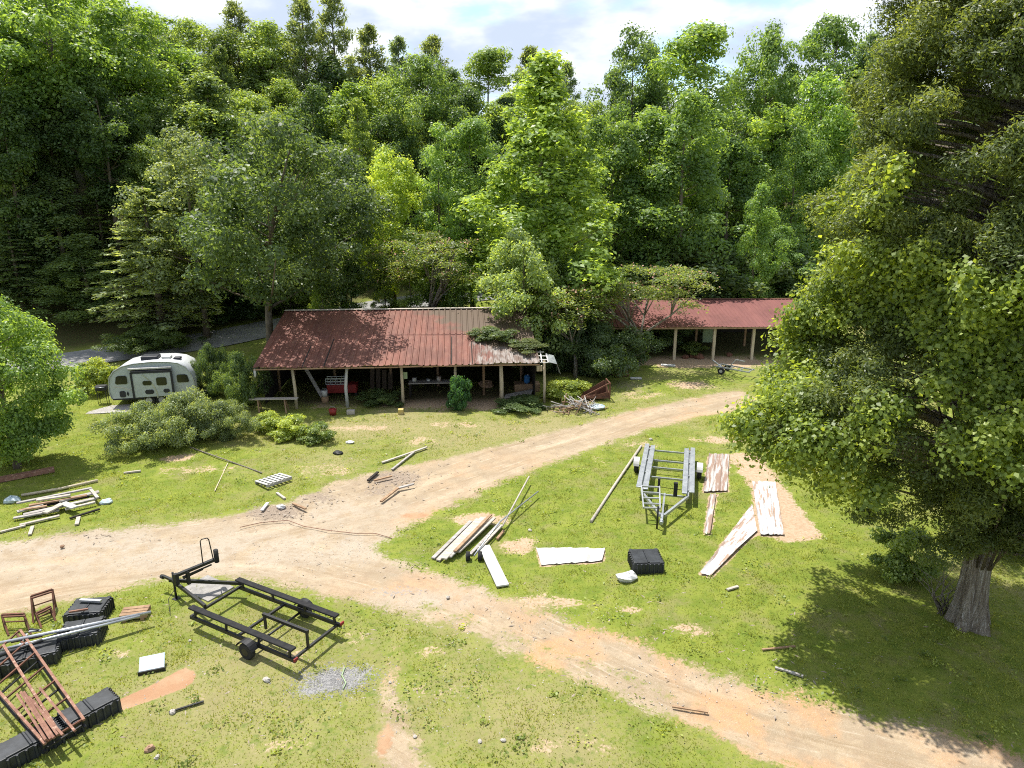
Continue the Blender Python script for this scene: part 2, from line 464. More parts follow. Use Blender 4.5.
def conifer(name, h, R_, z0, r0, whorls, per, kind='pine', leaf=.3):
    P, Nn, A, T = [], [], [], []; limbs = []
    for i in range(whorls):
        t = (i + rng.random() * .7) / whorls; z = z0 + (h - z0) * t
        for k in range(per):
            az = rng.random() * 6.28
            if kind == 'pine':
                ln = R_ * (1 - t) ** .55 * rng.uniform(.45, 1.1) * min(1, .5 + t * 2); rise = .15 + .45 * t
            elif kind == 'spruce':
                ln = R_ * (1 - t) ** .9 * rng.uniform(.7, 1.1); rise = -.12 + .3 * t
            else:
                ln = R_ * (1 - t) ** .75 * rng.uniform(.6, 1.12) * min(1, .6 + t * 2); rise = .06
            ln = max(ln, .35)
            d = np.array([math.cos(az), math.sin(az), rise]); end = np.array([0, 0, z]) + d * ln
            droop = -.10 * ln if kind != 'pine' else 0
            limbs.append((np.array([0, 0, z]), end, droop))
            n = int((120 if kind == 'pine' else 90) * max(.35, ln / R_))
            if kind == 'pine':
                s = .35 + .65 * rng.random(n) ** .5
                base = np.array([0, 0, z]) + d * ln * s[:, None]
                q = (rng.integers(0, 6, n)); off = rng.normal(size=(6, 3)) * ln * .16
                p = base * .55 + (end - d * ln * .3 * rng.random((n, 1)) + off[q]) * .45 + rng.normal(size=(n, 3)) * .22
                al = d + np.array([0, 0, .6]) + rng.normal(size=(n, 3)) * .5; nr = rng.normal(size=(n, 3)) + np.array([0, 0, .7])
            else:
                s = .12 + .88 * rng.random(n) ** .75
                side = np.array([-math.sin(az), math.cos(az), 0]); wd = ln * .30 * (1.1 - s) + .12
                lat = rng.uniform(-1, 1, n)
                p = np.array([0, 0, z]) + d * (ln * s)[:, None] + side * (lat * wd)[:, None]
                p[:, 2] += droop * s ** 2 - np.abs(lat) * wd * .25 + rng.normal(size=n) * .07
                al = d * .8 + side * (np.sign(lat) * .7)[:, None]; nr = np.array([0, 0, 1.]) + rng.normal(size=(n, 3)) * .35
            P.append(p); Nn.append(nr); A.append(al); T.append(np.clip(.5 + .18 * rng.normal() + .16 * rng.normal(size=n), 0, 1))
    p, nr, al, T = np.vstack(P), np.vstack(Nn), np.vstack(A), np.concatenate(T)
    L = leaf * rng.uniform(.7, 1.4, len(p))
    crown = leaves_mesh(name + '_crown', p, nr, L, L * (.34 if kind == 'pine' else .4), T, along=al)
    tb = MB(); tb.tube([(0, 0, -.25), (.03, .02, h * .3), (-.04, .03, h * .65), (0, 0, h)], [r0 * 1.2, r0 * .85, r0 * .5, .03], 8)
    for i, (a, e, dr) in enumerate(limbs):
        if i % 2: continue
        rr = .02 + r0 * .14 * float(np.linalg.norm(e - a)) / R_
        mid = (a + e) / 2
        tb.tube([a, mid + np.array([0, 0, dr * .25]), e + np.array([0, 0, dr])], [rr, rr * .7, .012], 4)
    tm = bpy.data.meshes.new(name + '_trunk'); tm.from_pydata(tb.v, [], tb.f); tm.update(); tm.polygons.foreach_set('use_smooth', [True] * len(tm.polygons)); tm.materials.append(M_bark)
    return tm, crown


PROTO = {}      # kind -> (trunk mesh, crown mesh, height, crown width)


def proto(kind, h, w, tm_cm):
    PROTO[kind] = (tm_cm[0], tm_cm[1], h, w)


proto('round_a', 20, 11, broadleaf('round_a', 20, 5.2, 6, 'round', 125, 165, 1.25, .36, .32, spray=.25))
proto('leaning', 16, 11, broadleaf('leaning', 16, 5.3, 5.4, 'round', 135, 165, 1.25, .32, .32, spray=.25, bend=(3.8, -4.2)))
proto('round_b', 20, 11, broadleaf('round_b', 20, 5.2, 4, 'oval', 135, 155, 1.2, .36, .30, spray=.3, lump=.35))
proto('oval_a', 22, 8, broadleaf('oval_a', 22, 3.9, 4, 'oval', 135, 160, 1.1, .34, .28, spray=.4, lump=.5))
proto('oval_b', 22, 8, broadleaf('oval_b', 22, 3.9, 6, 'spread', 125, 160, 1.15, .34, .28, spray=.3))
proto('tall_bare', 22, 10, broadleaf('tall_bare', 22, 4.8, 9, 'spread', 125, 160, 1.2, .36, .34, spray=.3))
proto('draped', 16, 6, broadleaf('draped', 16, 2.7, .6, 'column', 135, 170, .95, .30, .25, inner=.55, up=.8, squash=.9, lump=.42, spray=.2))
proto('draped_b', 16, 6.5, broadleaf('draped_b', 16, 2.9, .4, 'column', 120, 170, 1.05, .30, .25, inner=.65, up=.8, squash=.85, lump=.4, spray=.15))
proto('cone_broad', 18, 8, broadleaf('cone_broad', 18, 4.0, 1.2, 'cone', 190, 90, .7, .30, .22, inner=.3, lump=.2, spray=.35))
proto('pine_a', 22, 7, conifer('pine_a', 22, 4.0, 8, .27, 20, 8, 'pine', .38))
proto('pine_b', 22, 7, conifer('pine_b', 22, 3.8, 5, .25, 24, 8, 'pine', .38))
proto('spruce', 22, 5, conifer('spruce', 22, 3.0, 3, .2, 44, 6, 'spruce'))
proto('hemlock', 17, 9, conifer('hemlock', 17, 4.6, 1.5, .24, 28, 10, 'hemlock', .32))
proto('big_bush', 2.7, 5.0, broadleaf('big_bush', 2.7, 2.3, .1, 'round', 150, 190, .46, .15, .06, inner=.5, lump=.5, spray=.75))
proto('bush', 2.6, 3.4, broadleaf('bush', 2.6, 1.5, .15, 'round', 50, 150, .42, .17, .05, inner=.5, lump=.3, spray=.35))
proto('bush_b', 2.6, 3.4, broadleaf('bush_b', 2.6, 1.6, .1, 'round', 42, 150, .5, .22, .05, inner=.4, lump=.4, spray=.4))

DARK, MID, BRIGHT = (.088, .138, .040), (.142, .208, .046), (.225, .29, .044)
GREY, YELL, PINE, SPRUCE = (.17, .225, .10), (.23, .27, .03), (.115, .155, .065), (.10, .15, .08)


def plant(name, kind, label, cat, loc, h, w, color, group=None, rz=None):
    tm, cm, ph, pw = PROTO[kind]
    root = thing(name, label, cat, loc, random.uniform(0, 6.28) if rz is None else rz, group)
    sx = w / pw; sz = h / ph
    root.scale = (sx * random.uniform(.92, 1.08), sx * random.uniform(.92, 1.08), sz)
    link('trunk' if ph > 4 else 'stem', tm, root)
    j = random.uniform(.9, 1.12) * (1.48 if ph > 4 else 1.15)
    link('crown' if ph > 4 else 'foliage', cm, root, tuple(c * j for c in color))
    return root


def tree_px(name, kind, px, Y, top, wpx, color, label, cat='tree', group=None, rz=None):
    """a tree at distance Y whose top and crown width the photograph shows at these pixels"""
    tp = at_y(px, top, Y); z = tz(tp.x, Y)
    depth = Y * CP + (CAMH - tp.z) * SP
    return plant(name, kind, label, cat, (tp.x, Y, z), max(1.0, tp.z - z), wpx * depth / F, color, group, rz)


# ------------------------------------------------------------------ ground
def pxpoly(pts):
    return np.array([tuple(at(*p))[:2] for p in pts])


def sdf(X, Y, poly):
    """signed distance to a polygon, negative inside"""
    d2 = np.full(X.shape, 1e9); ins = np.zeros(X.shape, bool); n = len(poly)
    for i in range(n):
        a, b = poly[i], poly[(i + 1) % n]; e = b - a
        wx, wy = X - a[0], Y - a[1]
        t = np.clip((wx * e[0] + wy * e[1]) / (e @ e), 0, 1)
        d2 = np.minimum(d2, (wx - e[0] * t) ** 2 + (wy - e[1] * t) ** 2)
        c = ((a[1] > Y) != (b[1] > Y)) & (X < (b[0] - a[0]) * (Y - a[1]) / (b[1] - a[1] + 1e-12) + a[0])
        ins ^= c
    d = np.sqrt(d2)
    return np.where(ins, -d, d)


xs = np.concatenate([np.arange(-700, -160, 60), np.arange(-160, -34, 4), np.arange(-34, 34, .2), np.arange(34, 160, 4), np.arange(160, 701, 60)])
ys = np.concatenate([np.arange(-200, -20, 45), np.arange(-20, 7, 3), np.arange(7, 50, .2), np.arange(50, 78, .6), np.arange(78, 190, 3), np.arange(190, 700, 60)])
GX, GY = np.meshgrid(xs, ys); GZ = terrain(GX, GY)
track = pxpoly([(-60, 552), (0, 545), (100, 531), (200, 521), (280, 506), (340, 482), (400, 468), (440, 460), (500, 447), (560, 430), (620, 414), (680, 401), (720, 393), (740, 391),
                (760, 402), (745, 409), (700, 416), (640, 431), (560, 459), (500, 482), (450, 505), (405, 526), (372, 548), (385, 560), (430, 572), (470, 585), (520, 604), (600, 630), (680, 664),
                (760, 690), (860, 716), (1024, 756), (1100, 775), (1100, 850), (900, 790), (800, 770), (745, 752), (700, 726), (640, 704), (560, 668), (490, 640), (440, 622), (380, 606), (330, 596), (290, 584), (235, 576), (170, 577), (100, 592), (60, 602), (0, 614), (-60, 625)])
strip = pxpoly([(395, 590), (440, 603), (520, 634), (600, 661), (690, 700), (760, 730), (700, 708), (590, 668), (500, 636), (430, 611)])
spur = pxpoly([(372, 768), (378, 720), (383, 660), (395, 640), (402, 690), (420, 740), (440, 790), (372, 800)])


def blobs(lst):
    out = np.zeros(GX.shape)
    for px, py, rx, ry, a in lst:
        c = at(px, py); r1 = rx * (c.y * CP + CAMH * SP) / F; cy = abs(at(px, py - ry).y - at(px, py + ry).y) / 2
        d = ((GX - c.x) / r1) ** 2 + ((GY - c.y) / max(cy, .05)) ** 2
        out = np.maximum(out, a * np.exp(-d * .8))
    return out


near = (np.abs(GX) < 60) & (GY > 5) & (GY < 60)
A_dirt = np.where(near, np.minimum(sdf(GX, GY, track), sdf(GX, GY, spur) + .25), 9.0)
A_dirt = np.maximum(A_dirt, np.where(near, -(sdf(GX, GY, strip) + .12) - .05, -9))
A_bare = np.maximum(blobs([(480, 519, 34, 7, .85), (520, 546, 22, 10, .8), (545, 602, 45, 10, .7), (690, 628, 30, 8, .7), (630, 610, 20, 7, .6), (700, 632, 18, 6, .7), (560, 580, 12, 5, .5),
                           (200, 470, 60, 8, .5), (178, 458, 24, 5, .75), (330, 470, 50, 12, .5), (420, 440, 40, 8, .5), (360, 428, 60, 5, .55), (460, 425, 50, 6, .55), (690, 385, 30, 6, .7), (640, 395, 40, 6, .55), (530, 430, 60, 8, .4),
                           (600, 460, 60, 8, .4), (720, 440, 40, 6, .6), (640, 445, 30, 6, .55), (90, 540, 90, 6, .45), (190, 700, 40, 10, .4), (290, 655, 30, 10, .5), (300, 745, 60, 12, .45), (350, 640, 30, 14, .5), (440, 690, 50, 14, .5), (560, 745, 70, 14, .5), (430, 650, 30, 10, .5), (60, 560, 60, 10, .5), (120, 655, 20, 7, .6), (720, 690, 70, 7, .45),
                           (140, 640, 18, 5, .5), (800, 640, 30, 8, .4), (430, 398, 60, 12, .9), (490, 400, 40, 12, 1.0), (330, 402, 60, 8, .6), (700, 362, 90, 7, .9)]),
                    np.where(near, np.clip(.95 - 1.2 * np.maximum(sdf(GX, GY, pxpoly([(738, 456), (752, 456), (812, 534), (786, 538)])), 0), 0, 1), 0))
SHEETS = [[(703, 493), (727, 492), (729, 455), (709, 455)], [(704, 535), (710, 535), (716, 495), (710, 495)], [(760, 536), (784, 536), (775, 483), (752, 483)], [(700, 575), (711, 577), (757, 532), (752, 506)], [(541, 566), (602, 562), (605, 550), (536, 549)]]
for _q in SHEETS:
    A_bare = np.where(near, np.maximum(A_bare, np.clip(.9 - 6 * np.maximum(sdf(GX, GY, pxpoly(_q)), 0), 0, 1)), A_bare)
A_clay = np.where(near, np.clip(.5 - 4 * sdf(GX, GY, pxpoly([(112, 703), (150, 686), (185, 667), (197, 674), (190, 686), (150, 701), (118, 712)])), 0, 1), 0)
A_clay = np.maximum(A_clay, blobs([(155, 690, 10, 4, .5), (385, 740, 14, 30, .62), (415, 515, 26, 6, .6), (605, 585, 2, 2, .1)]))
A_grav = blobs([(335, 680, 34, 14, .85), (310, 690, 20, 8, .7), (360, 672, 16, 10, .7), (400, 590, 50, 8, .5)])
A_mulch = blobs([(275, 512, 34, 9, .8), (320, 497, 26, 7, .6), (395, 478, 36, 10, .72), (380, 490, 30, 8, .6), (630, 385, 40, 10, .5), (90, 535, 80, 4, .45)])
A_orange = blobs([(760, 730, 260, 50, 1), (560, 650, 160, 40, .9), (440, 590, 90, 14, .8), (415, 515, 50, 10, 1), (60, 600, 120, 14, .5), (930, 745, 120, 30, .8), (680, 410, 80, 14, .5), (500, 470, 90, 14, .4)])
A_grey = blobs([(150, 548, 260, 22, 1), (330, 545, 110, 22, .9), (430, 600, 60, 12, .9), (330, 510, 70, 14, .8)])
A_dry = np.clip(.09 + blobs([(420, 430, 220, 20, .22), (250, 700, 260, 60, .10), (480, 720, 160, 50, .15), (330, 460, 120, 20, .12)]) - blobs([(600, 500, 170, 50, .32), (760, 560, 120, 60, .22), (140, 465, 140, 30, .22), (880, 650, 160, 70, .30)]), -.35, .4)


def pline(pts):
    p = np.array([tuple(at(*q))[:2] for q in pts]); best = np.full(GX.shape, 1e9); lat = np.zeros(GX.shape); alg = np.zeros(GX.shape); acc = 0.0
    for a, b in zip(p[:-1], p[1:]):
        e = b - a; L = np.hypot(*e); t = np.clip(((GX - a[0]) * e[0] + (GY - a[1]) * e[1]) / (L * L), 0, 1)
        dx, dy = GX - a[0] - e[0] * t, GY - a[1] - e[1] * t; d = np.hypot(dx, dy); m = d < best
        best = np.where(m, d, best); lat = np.where(m, np.sign(e[0] * dy - e[1] * dx) * d, lat); alg = np.where(m, acc + t * L, alg); acc += L
    return best, lat, alg


d1, l1, a1 = pline([(-60, 590), (0, 580), (100, 562), (200, 551), (280, 552), (340, 566), (400, 580), (470, 604), (540, 636), (620, 672), (700, 702), (780, 728), (860, 748), (960, 775), (1060, 800)])
d2, l2, a2 = pline([(200, 551), (300, 530), (380, 508), (450, 482), (520, 460), (600, 436), (680, 411), (745, 398)])
A_lat = np.where(d1 < d2, l1, l2 + 7.3); A_along = np.where(d1 < d2, a1, a2 + 31.0)
rut = np.exp(-((np.abs(np.where(d1 < d2, l1, l2)) - .78) / .24) ** 2) * np.clip(-A_dirt * 2, 0, 1)
rut = rut * (.6 + .4 * np.sin(A_along * .8))
road_y = np.interp(GX, RX, RY)
A_litter_shade = np.clip((GY - road_y - 2.2) / 1.5, 0, 1) * .95
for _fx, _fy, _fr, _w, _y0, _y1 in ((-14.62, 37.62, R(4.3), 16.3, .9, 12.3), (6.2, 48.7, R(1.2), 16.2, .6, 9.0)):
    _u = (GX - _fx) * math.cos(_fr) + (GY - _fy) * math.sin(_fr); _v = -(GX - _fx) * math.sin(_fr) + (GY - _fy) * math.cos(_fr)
    _in = np.minimum.reduce([_u, _w - _u, (_v - _y0), _y1 - _v]); A_litter_shade = np.maximum(A_litter_shade, np.clip(_in / 1.2, 0, 1) * .92)  # shed floors darkened with the litter tone: painted shade under the roofs

dirtv = A_dirt
nx, ny = len(xs), len(ys)
verts = np.stack([GX, GY, GZ - np.where(near, .05 * np.clip(-A_dirt / .8, 0, 1) + .05 * rut, 0)], -1).reshape(-1, 3)
ii, jj = np.meshgrid(np.arange(nx - 1), np.arange(ny - 1))
q = (jj * nx + ii).ravel(); quads = np.stack([q, q + 1, q + nx + 1, q + nx], 1)
fc = A_dirt[:-1, :-1].ravel(); fl = ((GY - hill_line(GX))[:-1, :-1] > 0).ravel()
kinds = np.where(fl, 2, np.where(fc < 0, 1, 0))
for kd, nm in ((0, 'ground'), (1, 'dirt_track'), (2, 'hillside')):
    Q = quads[kinds == kd]; used, inv = np.unique(Q.ravel(), return_inverse=True)
    me = bpy.data.meshes.new(nm)
    me.vertices.add(len(used)); me.vertices.foreach_set('co', verts[used].astype(np.float32).ravel())
    me.loops.add(len(inv)); me.loops.foreach_set('vertex_index', inv.astype(np.int32))
    me.polygons.add(len(Q)); me.polygons.foreach_set('loop_start', np.arange(0, len(inv), 4, dtype=np.int32))
    me.polygons.foreach_set('use_smooth', [True] * len(Q))
    for an, arr in (('dirt', A_dirt), ('bare', A_bare), ('clay', A_clay), ('gravel', A_grav), ('mulch', A_mulch), ('orange', A_orange), ('grey', A_grey), ('dry', A_dry), ('litter', A_litter_shade), ('lat', A_lat), ('along', A_along), ('rut', rut)):
        at_ = me.attributes.new(an, 'FLOAT', 'POINT'); at_.data.foreach_set('value', arr.ravel()[used].astype(np.float32))
    me.materials.append(M_ground); me.update(); me.validate()
    tag(link(nm, me), {'ground': 'mown grass yard with bare patches around the dirt track', 'dirt_track': 'pale forked dirt track worn through the grass', 'hillside': 'wooded hillside of leaf litter rising behind the sheds'}[nm],
        {'ground': 'ground', 'dirt_track': 'track', 'hillside': 'hillside'}[nm], None, 'structure')

# the paved road behind
rb = MB(); pts = []
rx = np.linspace(-60, 60, 121); ry = np.interp(rx, RX, RY); ry = np.convolve(np.pad(ry, 4, 'edge'), np.ones(9) / 9, 'valid')
for i in range(121):
    t = Vector((rx[min(i + 1, 120)] - rx[max(i - 1, 0)], ry[min(i + 1, 120)] - ry[max(i - 1, 0)])).normalized(); n = Vector((-t.y, t.x))
    for k in (-1.8, -.9, 0, .9, 1.8):
        x, y = rx[i] + n.x * k, ry[i] + n.y * k
        pts.append((x, y, tz(x, y) + .07))
rb.add(pts, [(i * 5 + k, (i + 1) * 5 + k, (i + 1) * 5 + k + 1, i * 5 + k + 1) for i in range(120) for k in range(4)], True)
tag(rb.build('paved_road', M_asphalt), 'grey paved lane climbing along the wood behind the camper', 'road', None, 'structure')

# grass blades (nobody could count them)
N = 620000
gx = rng.uniform(-30, 30, N); gy = 8.5 + (44 - 8.5) * rng.random(N) ** 1.35
vis = np.abs(gx) < (gy * CP + 3.4) * .80 + .8
gx, gy = gx[vis], gy[vis]


def samp(A, x, y):
    i = np.clip(np.searchsorted(xs, x) - 1, 0, nx - 2); j = np.clip(np.searchsorted(ys, y) - 1, 0, ny - 2)
    fx = (x - xs[i]) / (xs[i + 1] - xs[i]); fy = (y - ys[j]) / (ys[j + 1] - ys[j])
    return (A[j, i] * (1 - fx) + A[j, i + 1] * fx) * (1 - fy) + (A[j + 1, i] * (1 - fx) + A[j + 1, i + 1] * fx) * fy


sd = samp(A_dirt, gx, gy); bad = np.maximum.reduce([samp(A_bare, gx, gy), samp(A_clay, gx, gy) * 1.6, samp(A_grav, gx, gy), samp(A_mulch, gx, gy)])
patch = .5 + .25 * np.sin(gx * 1.7 + np.sin(gy * 1.1) * 2) + .25 * np.sin(gy * 2.3 + np.sin(gx * 1.9) * 1.5)
keep = (rng.random(len(gx)) < np.clip(sd * 1.5 + .05, 0, 1)) & (rng.random(len(gx)) > bad * 1.25) & (rng.random(len(gx)) < .35 + .65 * patch)
gx, gy, patch = gx[keep], gy[keep], patch[keep]
gz = samp(GZ, gx, gy); n0 = len(gx)
ci = rng.integers(0, n0, 800); rep = rng.integers(8, 26, 800); ti = np.repeat(ci, rep)
tx = gx[ti] + rng.normal(size=len(ti)) * .10; ty = gy[ti] + rng.normal(size=len(ti)) * .10
gx = np.concatenate([gx, tx]); gy = np.concatenate([gy, ty]); patch = np.concatenate([patch, np.repeat(rng.uniform(1.4, 2.8, 800), rep)])
gz = samp(GZ, gx, gy); n = len(gx)
hgt = rng.uniform(.03, .075, n) * (.7 + .6 * patch); az = rng.random(n) * 6.28; lean = rng.normal(size=(n, 2)) * .6
wv = np.stack([np.cos(az), np.sin(az), np.zeros(n)], 1) * (rng.uniform(.009, .018, n))[:, None]
base = np.stack([gx, gy, gz - .01], 1); tip = base + np.stack([lean[:, 0] * hgt, lean[:, 1] * hgt, hgt + .01], 1)
V = np.stack([base - wv, base + wv, tip], 1).reshape(-1, 3)
tn = np.clip(.62 + .5 * samp(A_dry, gx, gy) * 1.5 + .2 * rng.normal(size=n) + .15 * (np.minimum(patch, 1) - .5), 0, 1)
g = link('grass', np_mesh('grass', V, 3, M_grass, tn), None, (.19, .232, .034))
tag(g, 'short yellow green grass growing over the yard', 'grass', None, 'stuff')

# ------------------------------------------------------------------ world, sun, camera
SUN = Vector((-.25, .28, 1)).normalized()
EL = math.asin(SUN.z); AZ = math.atan2(SUN.x, SUN.y)
w = bpy.data.worlds.new('World'); scene.world = w; w.use_nodes = True
nt = w.node_tree; nt.nodes.clear()
wn = nt.nodes.new; L_ = nt.links.new
sky = wn('ShaderNodeTexSky'); sky.sky_type = 'NISHITA'; sky.sun_disc = False; sky.sun_elevation = EL; sky.sun_rotation = AZ % (2 * math.pi); sky.altitude = 300; sky.air_density = 1.0; sky.dust_density = .6
tc = wn('ShaderNodeTexCoord'); mp = wn('ShaderNodeMapping'); mp.inputs['Scale'].default_value = (1, 1, 2.6); mp.inputs['Location'].default_value = (.37, .2, .1)
L_(tc.outputs['Generated'], mp.inputs['Vector'])
n1 = wn('ShaderNodeTexNoise'); n1.inputs['Scale'].default_value = 4.2; n1.inputs['Detail'].default_value = 8; n1.inputs['Roughness'].default_value = .52; L_(mp.outputs[0], n1.inputs['Vector'])
n2 = wn('ShaderNodeTexNoise'); n2.inputs['Scale'].default_value = 7; n2.inputs['Detail'].default_value = 5; L_(mp.outputs[0], n2.inputs['Vector'])
r1 = wn('ShaderNodeMapRange'); r1.interpolation_type = 'SMOOTHSTEP'; r1.inputs[1].default_value = .37; r1.inputs[2].default_value = .50; L_(n1.outputs['Fac'], r1.inputs[0])
r2 = wn('ShaderNodeMapRange'); r2.interpolation_type = 'SMOOTHSTEP'; r2.inputs[1].default_value = .38; r2.inputs[2].default_value = .62; L_(n2.outputs['Fac'], r2.inputs[0])
cm = wn('ShaderNodeMix'); cm.data_type = 'RGBA'; cm.inputs[6].default_value = (2.9, 3.35, 4.1, 1); cm.inputs[7].default_value = (4.9, 5.05, 5.3, 1); L_(r2.outputs[0], cm.inputs[0])
mx = wn('ShaderNodeMix'); mx.data_type = 'RGBA'; L_(r1.outputs[0], mx.inputs[0]); L_(sky.outputs[0], mx.inputs[6]); L_(cm.outputs[2], mx.inputs[7])
bg = wn('ShaderNodeBackground'); bg.inputs['Strength'].default_value = .145; L_(mx.outputs[2], bg.inputs['Color'])
wo = wn('ShaderNodeOutputWorld'); L_(bg.outputs[0], wo.inputs['Surface'])

sl = bpy.data.lights.new('sun', 'SUN'); sl.energy = 4.7; sl.angle = R(.53); sl.color = (1, .955, .88)
so = bpy.data.objects.new('sun', sl); COL.objects.link(so); so.rotation_euler = (-SUN).to_track_quat('-Z', 'Y').to_euler(); so.location = (-40, 40, 100)

cam = bpy.data.cameras.new('camera'); cam.sensor_width = 36; cam.lens = F / 1024 * 36; cam.clip_start = .2; cam.clip_end = 3000
co = bpy.data.objects.new('camera', cam); COL.objects.link(co); co.location = (0, 0, CAMH); co.rotation_euler = (R(90) - PITCH, 0, 0)
scene.camera = co
vs = scene.view_settings; vs.view_transform = 'Standard'; vs.look = 'None'; vs.exposure = 0.74; vs.gamma = 1; vs.use_curve_mapping = False
scene.display_settings.display_device = 'sRGB'
cy = scene.cycles
cy.max_bounces = 9; cy.diffuse_bounces = 6; cy.glossy_bounces = 2; cy.transmission_bounces = 8; cy.transparent_max_bounces = 4
cy.filter_width = 1.05; cy.use_denoising = False; cy.sample_clamp_indirect = 6; cy.use_adaptive_sampling = True; cy.adaptive_threshold = .01
scene.render.use_persistent_data = False
#@@OBJECTS@@
def gpos(px, py, z=0):
    p = at(px, py, z); return Vector((p.x, p.y, tz(p.x, p.y)))


# ================================================================== the two open sheds
def shed_frame(ox, oy, rot):
    c, s_ = math.cos(rot), math.sin(rot)
    return (lambda p: ((p[0] - ox) * c + (p[1] - oy) * s_, -(p[0] - ox) * s_ + (p[1] - oy) * c)), (lambda x, y: (ox + x * c - y * s_, oy + x * s_ + y * c))


def ribbed(b, x0, x1, prof, pitch, rise, sag=0.0, jit=0.0):
    """ribbed roofing: prof = list of (y, z) from eave to ridge; ribs run up the slope"""
    n = int(round((x1 - x0) / pitch)); cols = []
    for i in range(n):
        a = x0 + (x1 - x0) * i / n; d = (x1 - x0) / n
        cols += [(a, 0), (a + d * .70, 0), (a + d * .78, rise), (a + d * .92, rise)]
    cols.append((x1, 0))
    vs = []
    for k, (y, z) in enumerate(prof):
        for x, r in cols:
            e = sag * math.sin(x * .9 + 1) * (1 - k / (len(prof) - 1)) + jit * math.sin(x * 5.1) * (k == 0)
            vs.append((x, y + (.05 * math.sin(x * 2.3) * (k == 0)), z + r + e))
    m = len(cols)
    b.add(vs, [(k * m + i, k * m + i + 1, (k + 1) * m + i + 1, (k + 1) * m + i) for k in range(len(prof) - 1) for i in range(m - 1)])
    return b


SX, SY, SROT = -14.62, 37.62, R(4.3)
toL, toW = shed_frame(SX, SY, SROT)
shed = thing('open_shed', 'long open fronted shed with a rusty red ribbed metal roof, broken at its right end', 'shed', (SX, SY, 0), SROT)
LN, EZ, RY_, RZ_ = 16.3, 2.62, 8.3, 4.42
rf = ribbed(MB(), 0, LN, [(0, EZ), (2.0, EZ + .42), (4.1, EZ + .89), (4.12, EZ + .93), (6.2, EZ + 1.37), (RY_, RZ_)], .37, .055, .035, .02).build('roof', M_roof, shed, solid=.012)
ribbed(MB(), 0, LN, [(12.4, 3.5), (RY_ + .02, RZ_ - .005)], .37, .05).build('rear_roof', M_roof, shed, solid=.012)
MB().box((LN / 2, RY_ + .01, RZ_ + .075), (LN, .34, .03)).build('ridge_cap', M_wood_pale, rf)
MB().bar((.1, .72, EZ - .06), (LN - .1, .72, EZ - .06), .10, .2).build('header_beam', M_post, shed)
fa = MB()
for i in range(12):
    x = LN * i / 12
    fa.bar((x, .05, EZ - .085), (x + LN / 12 - .02, .05, EZ - .085 + random.uniform(-.02, .02)), .03, .08)
fa.build('fascia_board', M_wood_brown, shed)
raf = MB()
for i in range(14):
    x = .3 + i * (LN - .6) / 13
    raf.bar((x, .1, EZ - .04 + .02), (x, RY_, RZ_ - .11), .06, .12)
raf.build('rafters', M_dark_wood, shed)
posts = [(294, 412, .10, .06), (346, 411, .105, -.12), (402, 409, .10, .02), (456, 407, .09, .0), (502, 406, .13, .03), (543, 400, .09, .03)]
POSTX = []
for i, (px, py, r_, lean) in enumerate(posts):
    g_ = at(px, py); lx, ly = toL(g_); ly = .72
    wx, wy = toW(lx, ly); z = tz(wx, wy); POSTX.append((lx, ly, z))
    b = MB().tube([(lx, ly, z - .15), (lx + lean * .3, ly, 1.2), (lx - lean, ly, EZ - .05)], [r_, r_ * .92, r_ * .85], 9)
    o = b.build('post', M_white if i == 1 else M_post, shed)
    if i == 1: o['label'] = 'whitewashed leaning post'
for lx, ly in ((3.6, 5), (7.2, 4.6), (10.2, 4.9), (13.1, 2.6), (15.6, 4.5), (15.9, 8.2), (.3, 8.2), (.25, 4.3)):
    wx, wy = toW(lx, ly); MB().tube([(lx, ly, tz(wx, wy) - .1), (lx, ly, EZ + .2 * ly - .1)], .085, 8).build('inner_post', M_wood_brown, shed)
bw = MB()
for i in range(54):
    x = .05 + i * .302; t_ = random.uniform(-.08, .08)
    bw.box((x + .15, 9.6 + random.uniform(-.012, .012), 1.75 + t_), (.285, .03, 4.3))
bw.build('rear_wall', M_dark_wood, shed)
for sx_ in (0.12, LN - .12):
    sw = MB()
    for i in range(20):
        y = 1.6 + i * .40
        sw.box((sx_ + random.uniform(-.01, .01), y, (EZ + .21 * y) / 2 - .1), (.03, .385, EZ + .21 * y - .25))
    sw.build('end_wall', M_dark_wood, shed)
# torn corner of the roof at the right end
br = MB()
for k, (a, c) in enumerate((((LN - .1, .15, EZ), (LN + .55, .05, EZ + .02)), ((LN - .1, .55, EZ + .1), (LN + .75, .45, EZ + .06)), ((LN - .1, 1.0, EZ + .2), (LN + .5, 1.05, EZ + .16)), ((LN - .05, 1.5, EZ + .3), (LN + .4, 1.55, EZ + .3)))):
    br.bar(a, c, .09, .03, k * .1)
br.bar((LN + .1, .0, EZ + .05), (LN + .18, 1.6, EZ + .36), .07, .03); br.bar((LN + .48, 0.02, EZ + .04), (LN + .5, 1.3, EZ + .26), .07, .03)
br.build('torn_roof_slats', M_white, shed)
ts = MB(); ts.add([(LN + .5, 0, EZ + .05), (LN + 1.0, .1, EZ - .1), (LN + .95, 1.2, EZ + .15), (LN + .45, 1.3, EZ + .25), (LN + 1.25, .25, EZ - .75), (LN + 1.18, .5, EZ - .72)], [(0, 1, 2, 3), (1, 4, 5, 2)])
ts.build('bent_roof_sheet', M_galv, shed, solid=.01)
dw = MB().tube([(.08, .1, EZ - .05), (.06, .12, EZ - .45), (.02, .2, EZ - .55)], .07, 8); dw.build('downpipe', M_white, shed)
MB().box((LN + .03, .6, 2.15), (.34, .12, .34)).build('junction_box', M_post, shed, bevel=.02)

